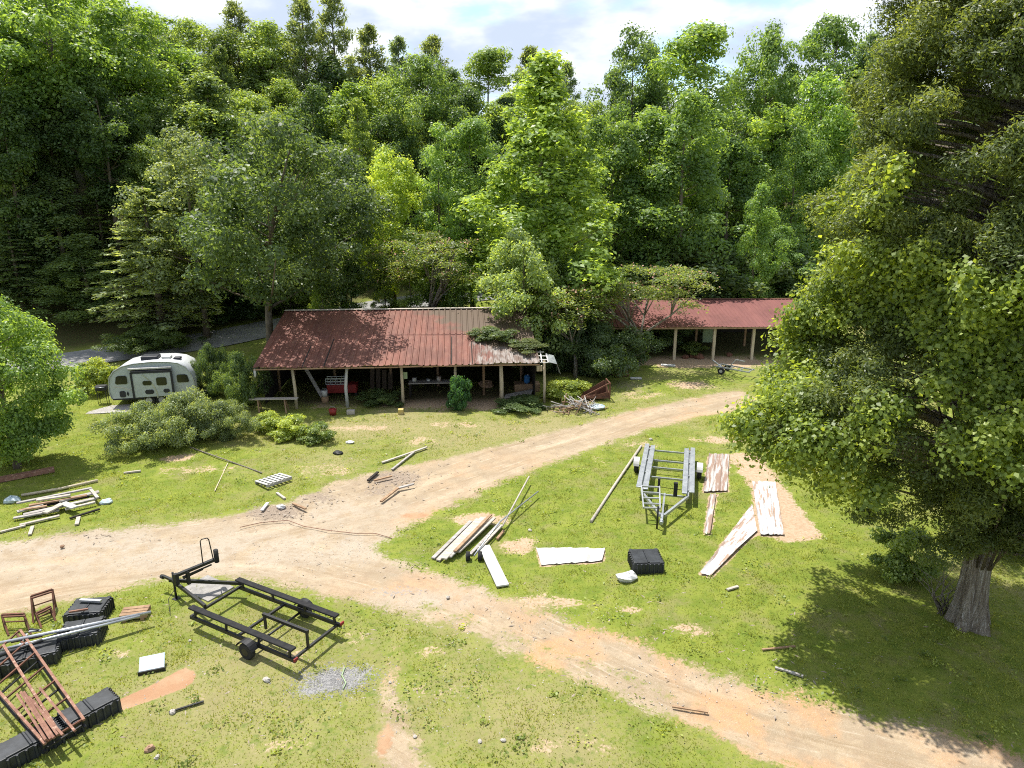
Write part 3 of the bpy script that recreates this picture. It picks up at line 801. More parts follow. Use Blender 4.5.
toL2, toW2 = shed_frame(6.2, 48.7, R(1.2))
shed2 = thing('open_shed', 'second open shed with a plain dull red roof, half hidden behind the big cedar', 'shed', (6.2, 48.7, 0), R(1.2))
L2 = 16.2
rf2 = ribbed(MB(), 0, L2, [(0, 2.75), (2.7, 3.3), (5.5, 3.88)], .3, .025, .02).build('roof', M_roof2, shed2, solid=.012)
ribbed(MB(), 0, L2, [(9.2, 3.1), (5.52, 3.875)], .3, .025).build('rear_roof', M_roof2, shed2, solid=.012)
MB().box((L2 / 2, 5.51, 3.925), (L2, .3, .03)).build('ridge_cap', M_dkrust, rf2)
MB().bar((.1, .5, 2.62), (L2 - .1, .5, 2.62), .08, .16).build('header_beam', M_wood_brown, shed2)
MB().bar((0, .03, 2.66), (L2, .03, 2.66), .03, .12).build('fascia_board', M_wood_brown, shed2)
for px in (622, 674, 713, 752, 790):
    g_ = at(px, 360); lx, _ = toL2(g_); wx, wy = toW2(lx, .5)
    MB().bar((lx, .5, tz(wx, wy) - .1), (lx, .5, 2.55), .2, .2).build('post', M_post, shed2, bevel=.01)
for lx in (4.2, 8.1, 11.9):
    MB().bar((lx, 3.4, -.1), (lx, 3.4, 3.3), .15, .15).build('inner_post', M_wood_brown, shed2)
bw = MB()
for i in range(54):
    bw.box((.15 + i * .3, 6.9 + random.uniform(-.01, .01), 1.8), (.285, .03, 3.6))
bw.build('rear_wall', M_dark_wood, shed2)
d = MB().box((9.9, 6.8, 1.15), (.95, .05, 2.1)).build('door', M_greenpaint, shed2); d['label'] = 'dim grey green door'
MB().tube([(10.25, 6.76, 1.1), (10.25, 6.70, 1.1)], .04, 8).build('door_knob', M_galv, d)


def put(px, py, lift=0.0):
    p = at(px, py); return Vector((p.x, p.y, tz(p.x, p.y) + lift))


def inshed(px, ly, z=0.0, toLf=toL, toWf=toW, ox=0):
    """a point under the first shed at depth ly behind its eave, in line with a pixel column"""
    p = at(px, 400); lx, _ = toLf(p); y0 = toWf(lx, ly)[1]
    q_ = at_y(px, 384, y0)
    u = (px - 512) / F; depth = y0 * CP + (CAMH - 1.0) * SP
    x = u * depth; return Vector((x, y0, tz(x, y0) + z))


M_dkboard = worn('dark_board', (.07, .05, .035), (.10, .075, .05), .9)
# things under the first shed
w_ = inshed(430, 2.6); wb = thing('workbench', 'dark workbench cluttered with cans under the rusty roofed shed', 'workbench', w_, SROT)
MB().box((0, 0, .88), (2.6, .75, .06)).build('bench_top', M_wood_grey, wb)
for a in (-1.22, 1.22):
    for c in (-.3, .3): MB().box((a, c, .42), (.1, .1, .86)).build('leg', M_dark_wood, wb)
for k, (dx, hh, mt, lab) in enumerate(((-.95, .22, M_white, 'small white can at the left end of the dark workbench'), (-.1, .16, M_galv, 'low grey tin in the middle of the dark workbench'), (.55, .30, M_sheet_dirty, 'tall pale can towards the right end of the dark workbench'))):
    c = MB().tube([(0, 0, 0), (0, 0, hh)], .13, 12); c.tube([(0, 0, hh), (0, 0, hh + .02)], .137, 12)
    p = w_ + Vector((dx * math.cos(SROT), dx * math.sin(SROT), .91)); tag(c.build('paint_can', mt, None, p), lab, 'can')
p = inshed(342, 3.2); cab = thing('storage_chest', 'long red metal chest in the shade under the rusty roofed shed', 'chest', p, SROT)
MB().box((0, 0, .46), (1.8, .7, .48)).build('body', M_red, cab, bevel=.03)
MB().box((0, 0, .73), (1.84, .74, .05)).build('lid', M_red, cab, bevel=.02)
for a in (-.85, .85): MB().box((a, 0, .11), (.12, .6, .22)).build('leg', M_black, cab)
p2 = p + Vector((-.35, -.03, .756)); cr = thing('wire_crate', 'grey open crate standing on the long red chest', 'crate', p2, SROT); b = MB()
for z in (.02, .2, .38):
    b.bar((-.6, -.25, z), (.6, -.25, z), .03, .05); b.bar((-.6, .25, z), (.6, .25, z), .03, .05)
for x in (-.6, -.3, 0, .3, .6):
    b.bar((x, -.25, 0), (x, -.25, .4), .03, .03); b.bar((x, .25, 0), (x, .25, .4), .03, .03)
b.build('slats', M_galv, cr)
p = inshed(324, 1.9); bk = thing('bucket', 'white bucket beside the leaning plank under the shed', 'bucket', p + Vector((0, 0, .35)))
stp = MB().tube([(0, 0, -.38), (0, 0, 0)], .2, 9); 
tag(MB().tube([(0, 0, -.05), (0, 0, .35)], .22, 10).build('stump', M_wood_brown, None, p), 'sawn stump carrying the white bucket under the shed', 'stump')
MB().tube([(0, 0, 0), (0, 0, .38)], [.15, .19], 12).build('pail', M_white, bk); MB().tube([(-.19, 0, .35), (-.12, 0, .5), (.12, 0, .5), (.19, 0, .35)], .008, 5).build('handle', M_galv, bk)
p = put(333, 415); rb_ = thing('bucket', 'small red bucket on the grass beside the white post', 'bucket', p)
MB().tube([(0, 0, 0), (0, 0, .36)], [.17, .23], 12).build('pail', M_red, rb_); MB().tube([(-.2, 0, .34), (-.1, 0, .5), (.1, 0, .5), (.2, 0, .34)], .008, 5).build('handle', M_galv, rb_)
tag(MB().box((0, 0, .12), (.45, .3, .24)).build('wooden_block', M_wood_pale, None, put(351, 414), .1, bevel=.02), 'pale wooden block at the foot of the white post', 'block')
tag(MB().box((0, 0, .15), (.3, .3, .3)).build('post_block', M_yellow, None, put(401, 414), SROT, bevel=.02), 'yellow block at the foot of the third shed post', 'block')
a, c = inshed(303, 3.8, 2.0), inshed(322, 2.3, .1)
tag(MB().bar(a, c, .2, .05, .6).build('leaning_plank', M_wood_grey), 'grey plank leaning under the left part of the shed', 'plank')
p = inshed(277, .2); tr = thing('trestle_table', 'plank laid over trestles at the left end of the shed', 'trestle', p, SROT)
MB().bar((-1.6, 0, .82), (1.15, .0, .80), .34, .05).build('plank', M_wood_pale, tr)
for x in (-1.1, .4):
    for y in (-.3, .3): MB().bar((x + .1, y, 0), (x, y * .3, .78), .07, .05).build('leg', M_wood_brown, tr)
tag(MB().tube([(0, 0, 0), (0, .0, -.12), (0, 0, -.14), (0, 0, -.44), (0, 0, -.5)], [.02, .05, .12, .13, .05], 10).build('hanging_lantern', M_yellow, None, inshed(432, 3.4, 2.1)), 'dull yellow lantern hanging above the workbench', 'lantern')
tag(MB().box((0, 0, 0), (.34, .12, .42)).build('meter_box', M_greenpaint, None, inshed(405, .95, 1.75), SROT, bevel=.02), 'pale green box fixed beside the third shed post', 'box')
p = inshed(527, 3.2); dr = thing('drum', 'blue plastic drum deep in the right bay of the shed', 'drum', p + Vector((0, 0, .5)))
tag(MB().box((0, 0, .25), (1.6, .8, .5)).build('plank_stack', M_wood_brown, None, p, SROT, bevel=.02), 'low stack of brown planks carrying the blue drum', 'stack')
MB().tube([(0, 0, 0), (0, 0, .12), (0, 0, .3), (0, 0, .42), (0, 0, .5)], [.18, .2, .21, .2, .12], 12).build('shell', M_blue, dr); MB().tube([(.05, 0, .5), (.05, 0, .54)], .05, 8).build('bung', M_white, dr)
p = inshed(518, 1.9)
for k in range(3):
    tag(MB().bar((-.9 + .1 * k, .22 * k - .2, .06 + .0 * k), (.8 + .1 * k, .25 * k - .1, .22 + .02 * k), .16, .1).build('timber', M_wood_grey, None, p, .2), ['front short grey timber under the right bay of the shed', 'middle short grey timber under the right bay of the shed', 'rear short grey timber under the right bay of the shed'][k], 'timber', 'short timbers under the shed')
tag(rock(.55, 5, .5).build('earth_mound', M_redstone, None, inshed(486, 4.3)), 'mound of brown earth under the shed', 'mound')
for k in range(4):
    p = inshed(372 + 6 * k, 4.6 - .1 * k); tag(MB().bar((0, .3, 1.3 - .1 * k), (0, -.25, 0), .26, .03).build('board', M_dkboard, None, p, SROT), 'brown board leaning against the dark back of the shed, ' + ['leftmost', 'second', 'third', 'rightmost'][k] + ' of its four', 'board', 'boards leaning in the shed')

# things under and before the second shed
p = inshed(707, 4.5, 0, toL2, toW2); fr = thing('cabinet', 'pale green cabinet in the dark of the second shed', 'cabinet', p)
MB().box((0, 0, .8), (.9, .6, 1.5)).build('carcass', M_greenpaint, fr, bevel=.03); MB().box((0, -.33, .8), (.84, .04, 1.4)).build('door', M_greenpaint, fr)
for k, px in enumerate((686, 693, 700, 730)):
    p = inshed(px, .9 + .3 * (k % 2), 0, toL2, toW2)
    tag(rock(.26 + .06 * (k % 3), 40 + k, .7).build('rubble_lump', M_dkrust, None, p), 'brown lump of rubble at the front of the second shed, ' + ['leftmost', 'second from left', 'third from left', 'rightmost'][k], 'rubble', 'rubble along the second shed')
p = put(722, 372); ut = thing('utility_trailer', 'small pale metal trailer before the second shed, half behind the cedar', 'trailer', p, R(-38)); ut.scale = (.8, .8, .72)
f = MB()
for y in (-.55, .55): f.bar((-.4, y, .62), (2.6, y, .55), .1, .1)
for x in (-.3, .8, 1.7, 2.5): f.bar((x, -.55, .6), (x, .55, .6), .08, .08)
f.bar((-.9, -.1, 1.05), (.1, -.5, .65), .09, .09); f.bar((.5, .5, .6), (.9, .6, 1.25), .08, .08); f.bar((.9, .6, 1.25), (1.7, .6, 1.2), .08, .08)
f.build('frame', M_galv, ut)
for y in (-.75, .75):
    wh = MB().tube([(.2, y - .09, .3), (.2, y + .09, .3)], .3, 16).build('wheel', M_rubber, ut); MB().tube([(.2, y - .1, .3), (.2, y + .1, .3)], .15, 10).build('rim', M_white, wh)
tag(MB().box((0, 0, .06), (1.0, .35, .08)).build('scrap_sheet', M_bag, None, put(668, 366), -.2), 'small white panel lying on the grass before the second shed', 'panel')
tag(MB().box((0, 0, .06), (.75, .32, .07)).build('scrap_sheet', M_bag, None, put(636, 379), -.1), 'small white panel lying in the shade near the mimosa', 'panel')
p = put(620, 376); ap = thing('scrap_engine', 'dark lump of scrap machinery in the shade of the mimosa', 'scrap', p, .3)
rock(.7, 77, .6).build('casing', M_dkrust, ap); MB().tube([(-.5, -.1, .5), (.6, -.1, .6)], .16, 10).build('pipe', M_galv, ap)

# ================================================================== camper
p0, p1 = at(112, 408), at(199, 402)
ang = math.atan2(p1.y - p0.y, p1.x - p0.x); CLn = (p1 - p0).length * .985
cp = thing('camper_trailer', 'small rounded pale grey camper trailer parked below the lane', 'camper', (p0.x, p0.y, tz(p0.x, p0.y)), ang)
Ht = 2.9
prof = [(.10, .55), (.0, 1.0), (.02, 1.5), (.14, 2.0), (.42, 2.4), (.9, 2.68), (1.6, 2.85), (2.6, 2.92), (3.5, 2.9), (4.15, 2.78), (4.6, 2.5), (4.88, 2.05), (5.0, 1.5), (5.02, 1.0), (4.9, .55)]
k_ = CLn / 5.05; prof = [(u * k_, .55 + (v - .55) * .895) for u, v in prof]; Wd = 2.2
body = MB(); n_ = len(prof)
body.add([(u, 0, v) for u, v in prof] + [(u, Wd, v) for u, v in prof], [tuple(range(n_)), tuple(reversed(range(n_, 2 * n_)))])
bo = body.build('side_walls', M_camper, cp)
sk = MB(); sk.add([(u, y, v) for y in (-.012, Wd + .012) for u, v in prof], [(i, i + n_, i + 1 + n_, i + 1) for i in range(n_ - 1)], True)
sk.build('roof_skin', M_camper_roof, cp, solid=.02)
ed = MB().tube([(u, -.02, v) for u, v in prof], .035, 6); ed.build('edge_trim', M_galv, cp)
MB().box((CLn / 2, Wd / 2, .5), (CLn * .97, Wd * .9, .14)).build('chassis', M_trim, cp)
so_ = MB().prism([(1.50 * k_, .62), (3.72 * k_, .62), (3.72 * k_, 2.06), (1.50 * k_, 2.06)], -.22, -.02).build('slide_out', M_camper, cp, bevel=.02); so_['label'] = 'pale slide-out bay with dark edges'
fr = MB()
fr.bar((1.46 * k_, -.23, .62), (1.46 * k_, -.23, 2.14), .05, .11); fr.bar((3.78 * k_, -.23, .62), (3.78 * k_, -.23, 2.14), .05, .11); fr.bar((1.46 * k_, -.23, 2.12), (3.78 * k_, -.23, 2.12), .05, .10)
fr.build('bay_frame', M_trim, so_)
aw = MB().tube([(1.3 * k_, -.12, 2.32), (3.8 * k_, -.12, 2.32)], .07, 10); aw.build('awning_roll', M_white, cp)
mm = MB(); mm.add([(1.44 * k_, -.24, 2.18), (3.8 * k_, -.24, 2.18), (3.8 * k_, .0, 2.22), (1.44 * k_, .0, 2.22)], [(0, 1, 2, 3)]); mm.build('bay_roof', M_trim, so_, solid=.02)


def rwin(parent, x0, x1, z0, z1, y, name='window', mat=None, cut=0):
    w0 = MB(); c = .07
    poly = [(x0 + c + cut, z1), (x1 - c, z1), (x1, z1 - c), (x1, z0 + c), (x1 - c, z0), (x0 + c, z0), (x0, z0 + c), (x0 + cut * .6, z1 - c)]
    if cut < 0: poly = [(x0 + c, z1), (x1 - c + cut, z1), (x1 + cut * .6, z1 - c), (x1, z0 + c), (x1 - c, z0), (x0 + c, z0), (x0, z0 + c), (x0, z1 - c)]
    w0.prism([(u * k_, v) for u, v in poly], y - .03, y); return w0.build(name, mat or M_glass, parent)


rwin(cp, .42, 1.12, 1.42, 1.92, -.005, cut=.14); rwin(cp, 4.02, 4.72, 1.36, 1.84, -.005, cut=-.14)
rwin(so_, 2.06, 2.58, 1.34, 1.6, -.22); rwin(so_, 2.86, 3.46, 1.30, 1.78, -.22); rwin(so_, 2.14, 2.64, .80, 1.06, -.22, 'hatch', M_trim); rwin(so_, 3.2, 3.56, .84, 1.06, -.22, 'hatch', M_trim)
rwin(cp, .58, .92, .62, 1.0, -.005, 'hatch', M_trim); rwin(cp, 1.0, 1.1, .7, .95, -.005, 'hatch', M_trim)
gf = MB()
arc = [(1.75 + .75 * math.sin(t_ * 1.7), 2.2 - 1.55 * t_ ** 1.2) for t_ in np.linspace(0, 1, 12)]
for (u, v), (u2, v2) in zip(arc[:-1], arc[1:]): gf.bar((u * k_ + .3, -.228, .95 * v - .1), (u2 * k_ + .3, -.228, .95 * v2 - .1), .012, .07)
gf.build('painted_swoosh', M_galv, so_)
gs = MB()
for (u, v), (u2, v2) in (((.25, 1.3), (.8, 1.22)), ((.8, 1.22), (1.35, 1.0))): gs.bar((u * k_, -.008, v), (u2 * k_, -.008, v2), .012, .06)
gs.build('painted_stripe', M_white, cp)
MB().box((2.35 * k_, 1.0, 2.74), (.95, .75, .24)).build('air_conditioner', M_trim, cp, bevel=.06)
MB().box((3.3 * k_, 1.0, 2.71), (.5, .5, .14)).build('roof_vent', M_white, cp, bevel=.03); MB().box((3.95 * k_, .9, 2.64), (.4, .4, .12)).build('roof_vent', M_trim, cp, bevel=.03)
for y in (.12, Wd - .12):
    for x in (2.2, 2.95):
        wh = MB().tube([(x * k_, y - .1, .34), (x * k_, y + .1, .34)], .34, 18).build('wheel', M_rubber, cp); MB().tube([(x * k_, y - .115, .34), (x * k_, y + .115, .34)], .18, 12).build('rim', M_white, wh)
MB().bar((4.8 * k_, .4, .5), (6.0 * k_, Wd / 2, .5), .08, .1).bar((4.8 * k_, Wd - .4, .5), (6.0 * k_, Wd / 2, .5), .08, .1).build('drawbar', M_trim, cp)
MB().tube([(5.9 * k_, Wd / 2, 0), (5.9 * k_, Wd / 2, .8)], .04, 8).build('jack', M_trim, cp)
p = put(104, 403); gr = thing('grill', 'small dark barbecue grill on thin legs beside the camper', 'grill', p, .2)
MB().box((0, 0, .95), (.62, .42, .32)).build('firebox', M_grill, gr, bevel=.06); MB().tube([(-.25, -.24, 1.02), (.25, -.24, 1.02)], .015, 6).build('handle', M_galv, gr)
for a in (-.25, .25):
    for c in (-.16, .16): MB().tube([(a, c, 0), (a * .9, c * .9, .82)], .018, 6).build('leg', M_grill, gr)
m0 = at(86, 412); mt = MB(); mt.box((0, 0, 0), (3.4, 1.5, .03)); tag(mt.build('ground_mat', M_wood_grey, None, (at(122, 409).x, at(122, 409).y, tz(*at(122, 409)[:2]) + .035), ang, bevel=.01), 'grey outdoor mat laid on the grass before the camper', 'mat')

# ================================================================== black pontoon trailer
bt = thing('pontoon_trailer', 'empty black pontoon boat trailer standing on the grass below the track', 'trailer', (-7.2, 17.38, tz(-7.2, 17.38)), math.atan2(.473, -.881))
for s_ in (1, -1):
    MB().box((0, s_ * .84, .68), (4.1, .19, .06)).build('bunk', M_carpet, bt, bevel=.015)
    MB().bar((-2.12, s_ * .88, .37), (2.05, s_ * .88, .37), .075, .1).build('side_rail', M_black, bt)
    for x in (-1.9, -.75, .55, 1.85): MB().bar((x, s_ * .88, .38), (x, s_ * .84, .66), .06, .05).build('bunk_bracket', M_black, bt)
    wh = MB().tube([(-.5, s_ * 1.08 - .085, .25), (-.5, s_ * 1.08 - .06, .25), (-.5, s_ * 1.08 + .06, .25), (-.5, s_ * 1.08 + .085, .25)], [.215, .25, .25, .215], 20).build('wheel', M_rubber, bt)
    MB().tube([(-.5, s_ * 1.08 - .09, .25), (-.5, s_ * 1.08 + .09, .25)], .12, 14).build('rim', M_black, wh)
    fd = MB(); arc = [(-.5 + .33 * math.cos(t_), .25 + .33 * math.sin(t_)) for t_ in np.linspace(.35, 2.8, 10)]
    fd.add([(u, s_ * 1.08 + dy, v) for dy in (-.12, .12) for u, v in arc], [(i, i + 1, i + 11, i + 10) for i in range(9)]); fd.build('fender', M_black, bt, solid=.012)
    lt = MB().box((-2.15, s_ * .9, .44), (.05, .14, .09)).build('tail_lamp', M_red, bt, bevel=.01)
cb = MB()
for x, z in ((2.0, .40), (.1, .37), (-2.0, .36)): MB().bar((x, -.9, z), (x, .9, z), .07, .07).build('crossbar', M_black, bt)
MB().tube([(-.5, -1.1, .26), (-.5, 1.1, .26)], .035, 8).build('axle', M_black, bt)
MB().bar((4.15, .03, .5), (1.98, -.98, .47), .08, .1).bar((4.15, -.03, .5), (1.98, .42, .47), .08, .1).build('drawbar', M_black, bt)
MB().bar((4.05, 0, .52), (4.5, 0, .54), .08, .08).tube([(4.45, 0, .5), (4.58, 0, .5)], .07, 10).build('coupler', M_black, bt, bevel=.01)
MB().tube([(3.75, .14, .03), (3.75, .14, .95)], .035, 8).box((3.75, .14, .02), (.2, .2, .03)).build('jack', M_black, bt)
ws = MB(); ws.bar((3.4, -.12, .5), (3.4, -.12, .95), .09, .09); ws.bar((3.55, .18, .6), (3.55, .18, .98), .12, .12); ws.bar((3.55, .2, .92), (3.15, -1.0, 1.0), .11, .09); ws.bar((3.5, 0, .78), (3.2, -.85, .86), .04, .04); ws.bar((3.5, -.02, .72), (3.3, -.6, .8), .04, .04)
ws.build('winch_stand', M_black, bt)
MB().tube([(3.15, -1.02, .88), (3.15, -1.02, 1.32)], .075, 10).build('bow_roller', M_rubber, bt)
MB().tube([(3.3, -.62, 1.0), (3.34, -.66, 1.74), (3.32, -.70, 1.8), (3.24, -.84, 1.8), (3.22, -.88, 1.74), (3.18, -.92, 1.02)], .018, 6).build('bow_stop', M_black, bt)
mb = MB(); mb.bar((-.35, .30, .88), (-2.05, .30, .88), .08, .09); mb.bar((-.4, .30, .42), (-.4, .30, .9), .06, .06); mb.bar((-2.0, .30, .38), (-2.0, .30, .9), .06, .06); mb.build('centre_bunk', M_black, bt)
MB().tube([(3.8, -.1, .5), (3.6, .5, .25), (3.0, .9, .02), (2.6, 1.0, .015)], .01, 5).build('wiring', M_rubber, bt)

tag(MB().box((0, 0, 0), (1.35, .95, .05), Matrix.Rotation(-.55, 3, 'Z')).build('slab', M_concrete, None, gpos(208, 589) + Vector((0, 0, .03)), 0, bevel=.01), 'flat grey slab on the ground under the black trailer drawbar', 'slab')
# ================================================================== galvanised trailer
gt = thing('boat_trailer', 'galvanised boat trailer with paired bunks parked on the grass island', 'trailer', (6.85, 28.2, tz(6.85, 28.2)), math.atan2(-.967, -.253))
for s_ in (1, -1):
    for k, y in enumerate((.78, 1.06)):
        MB().box((.0 - .15 * k, s_ * y, .60), (5.1, .21, .06)).build('bunk', M_galv, gt, bevel=.012)
    MB().bar((-2.6, s_ * .92, .44), (2.55, s_ * .92, .44), .09, .12).build('side_rail', M_galv, gt)
    for x in (-2.2, -.9, .6, 2.1): MB().bar((x, s_ * .66, .55), (x, s_ * 1.18, .55), .07, .04).build('bunk_bracket', M_galv, gt)
    wh = MB().tube([(-.6, s_ * 1.38 - .1, .31), (-.6, s_ * 1.38 - .07, .31), (-.6, s_ * 1.38 + .07, .31), (-.6, s_ * 1.38 + .1, .31)], [.27, .31, .31, .27], 20).build('wheel', M_rubber, gt)
    MB().tube([(-.6, s_ * 1.38 - .105, .31), (-.6, s_ * 1.38 + .105, .31)], .16, 14).build('rim', M_white, wh)
    fd = MB(); arc = [(-.6 + .40 * math.cos(t_), .31 + .40 * math.sin(t_)) for t_ in np.linspace(.3, 2.85, 10)]
    fd.add([(u, s_ * 1.38 + dy, v) for dy in (-.13, .13) for u, v in arc], [(i, i + 1, i + 11, i + 10) for i in range(9)]); fd.build('fender', M_white, gt, solid=.012)
    MB().box((-2.68, s_ * .98, .46), (.05, .16, .1)).build('tail_lamp', M_red, gt, bevel=.01)
cb = MB()
for x in (2.45, .75, -.35, -1.2, -2.45): MB().bar((x, -.9, .40), (x, .9, .40), .07, .07).build('crossbar', M_galv, gt)
MB().tube([(-.6, -1.3, .31), (-.6, 1.3, .31)], .035, 8).build('axle', M_galv, gt)
MB().bar((4.5, .06, .46), (2.5, .92, .44), .09, .11).bar((4.5, -.06, .46), (2.5, -.92, .44), .09, .11).bar((4.5, 0, .45), (2.4, 0, .42), .07, .09).build('drawbar', M_galv, gt)
MB().bar((4.4, 0, .5), (5.0, 0, .5), .1, .09).tube([(4.9, 0, .46), (5.12, 0, .46)], .075, 10).build('coupler', M_galv, gt, bevel=.01)
MB().tube([(4.75, -.16, .02), (4.75, -.16, .95)], .035, 8).build('jack', M_black, gt)
MB().bar((2.55, .42, .45), (2.6, .42, 1.05), .16, .12).build('bow_roller', M_rubber, gt)
ld = MB()
for a, c in (((2.55, -.95, .74), (4.35, -.72, .62)), ((2.6, -.22, .8), (4.3, -.10, .66))): ld.bar(a, c, .05, .09)
for t_ in (.02, .3, .55, .8, .98):
    ld.bar(Vector((2.55, -.95, .74)).lerp(Vector((4.35, -.72, .62)), t_), Vector((2.6, -.22, .8)).lerp(Vector((4.3, -.10, .66)), t_), .06, .05)
tag(ld.build('boarding_ladder', M_alu, None, gt.location, gt.rotation_euler.z), 'short aluminium boarding ladder lying on the galvanised trailer drawbar', 'ladder')
ldb = bpy.data.objects['boarding_ladder']
mb = MB().bar((2.45, -.25, .5), (2.5, -.25, 1.12), .1, .1).build('winch_post', M_black, gt)

# ================================================================== dock floats
def dock_float(label, c, lx, ly, h, rz, group='black dock floats'):
    root = thing('dock_float', label, 'dock float', c, rz, group)
    out = []; n = 7
    def edge(a, b, nx_, ny_):
        for i in range(n):
            for f_, d_ in ((.0, 0), (.60, 0), (.68, -.05), (.92, -.05)):
                t = (i + f_) / n
                out.append((a[0] + (b[0] - a[0]) * t + nx_ * d_, a[1] + (b[1] - a[1]) * t + ny_ * d_))
    X, Y = lx / 2, ly / 2
    edge((-X, -Y), (X, -Y), 0, 1); edge((X, -Y), (X, Y), -1, 0); edge((X, Y), (-X, Y), 0, -1); edge((-X, Y), (-X, -Y), 1, 0)
    MB().prism(out, 0, h * .9, 'z').build('shell', M_plastic, root, bevel=.012)
    tp = MB()
    for k in (-1, 1): tp.box((k * lx / 4, 0, h * .9 + .022), (lx / 2 - .05, ly - .05, .045))
    for k in (-1, 1):
        for j in (-1, 1): tp.box((k * lx * .44, j * ly * .40, h * .93), (lx * .12, ly * .2, .07))
    tp.build('deck', M_plastic, root, bevel=.02)
    MB().box((0, 0, h * .9 + .028), (.05, ly * .9, .06)).build('ridge', M_plastic, root, bevel=.01)
    return root


dock_float('black dock float standing alone on the grass island', gpos(646, 556, .4), 1.0, .95, .42, R(2))
dock_float('black dock float nearest the dirt track among the scrap metal', gpos(88, 605, .42), 1.0, .85, .42, R(8))
dock_float('black dock float crossed by the long aluminium poles', gpos(81, 627, .42), 1.0, .85, .42, R(18))
dock_float('black dock float under the upper end of the rusty rack', gpos(26, 651, .40), 1.45, .75, .40, R(26))
r_ang = math.atan2(14.45 - 12.7, -10.0 + 11.4)
dock_float('black dock float under the lower right side of the rusty rack', gpos(88, 705, .40), 1.15, .62, .40, r_ang)
dock_float('black dock float under the lower left side of the rusty rack', gpos(27, 738, .40), 1.25, .62, .40, r_ang)

# rusty rack laid across the floats
def P(px, py, z): return at(px, py, z)
rk = thing('steel_rack', 'rusty steel rack frame laid across the black dock floats', 'rack', P(40, 690, 0)); o_ = rk.location
A_, B_, C_, D_ = P(20, 630, .62), P(-22, 668, .62), P(84, 720, .50), P(45, 744, .50)
r_ = MB()
def L(a, b): return (a - o_, b - o_)
for a, b in ((A_, C_), (A_.lerp(B_, .42), C_.lerp(D_, .62)), (B_, D_)): r_.bar(*L(a, b), .06, .05)
r_.build('side_rails', M_rust, rk)
r_ = MB()
for t_ in (.0, .14, .28, .44, .6, .78, .99): r_.bar(*L(A_.lerp(C_, t_), B_.lerp(D_, t_)), .04, .04)
r_.build('rungs', M_dkrust, rk)
r_ = MB(); dn = Vector((0, 0, -.22))
for a, b in ((A_, C_), (B_, D_)): r_.bar(*L(a + dn, b + dn), .05, .05)
for t_ in (.3, .62, .97):
    for a, b in ((A_, C_), (B_, D_)): q_ = a.lerp(b, t_); r_.bar(*L(q_, q_ + dn), .04, .04)
    r_.bar(*L(A_.lerp(C_, t_) + dn, B_.lerp(D_, t_) + dn), .04, .04)
r_.build('lower_frame', M_black, rk)
for k, (a, b) in enumerate((((17, 694), (46, 740)), ((21, 692), (51, 739)), ((24, 692), (54, 738)), ((29, 697), (63, 735)), ((40, 688), (75, 731)), ((33, 700), (58, 735)))):
    tag(MB().bar(P(*a, .62), P(*b, .57), .05, .05, .4).build('angle_iron', M_rust if k % 2 else M_sheet_dirty if k == 5 else M_rust), ['outermost rusty angle iron lying on the left of the rack', 'second rusty angle iron from the left on the rack', 'third rusty angle iron from the left on the rack', 'rusty angle iron lying along the middle of the rack', 'rusty angle iron lying nearest the right rail of the rack', 'pale angle iron lying slantwise low on the rack'][k], 'angle iron', 'angle irons on the rusty rack')
# long poles
for k, (a, b, z0, z1, mt, r0, lab) in enumerate((((-20, 647), (151, 612), .62, .42, M_alu, .045, 'long bright aluminium pole across the dock floats, upper one'), ((-20, 655), (140, 616), .56, .42, M_galv, .04, 'long grey pole across the dock floats, lower one'), ((-12, 660), (70, 630), .55, .55, M_black, .05, 'short black pole beside the long aluminium poles'))):
    tag(MB().tube([P(*a, z0), P((a[0] + b[0]) / 2, (a[1] + b[1]) / 2, max(z0, z1)), P(*b, z1)], r0, 8).build('pole', mt), lab, 'pole')
p = gpos(136, 617); wpb = thing('wooden_block', 'brown wooden crate block under the tips of the aluminium poles', 'block', p, .2)
for k in range(3): MB().box((0, -.16 + .16 * k, .16), (.75, .14, .16)).build('plank', M_wood_brown, wpb, bevel=.01)
for k in (-1, 1): MB().box((.25 * k, 0, .04), (.1, .5, .08)).build('bearer', M_wood_brown, wpb)
tag(MB().bar(P(80, 600, .5), P(101, 601, .5), .1, .06).build('pipe_offcut', M_alu), 'short bright metal offcut lying on the dock float nearest the track', 'offcut')
tag(MB().bar(P(69, 612, .5), P(88, 609, .5), .05, .05).build('rusty_rod', M_rust), 'short rusty rod lying between the dock floats', 'rod')
p = P(27, 641, .44); tl = thing('tool_tangle', 'heap of small dark tools on the float under the rack', 'tools', p)
for k in range(7): MB().bar((random.uniform(-.4, .4), random.uniform(-.3, .3), .04 + .02 * k), (random.uniform(-.4, .4), random.uniform(-.3, .3), .06 + .02 * k), .05, .04).build('tool', [M_black, M_dkrust, M_galv][k % 3], tl)
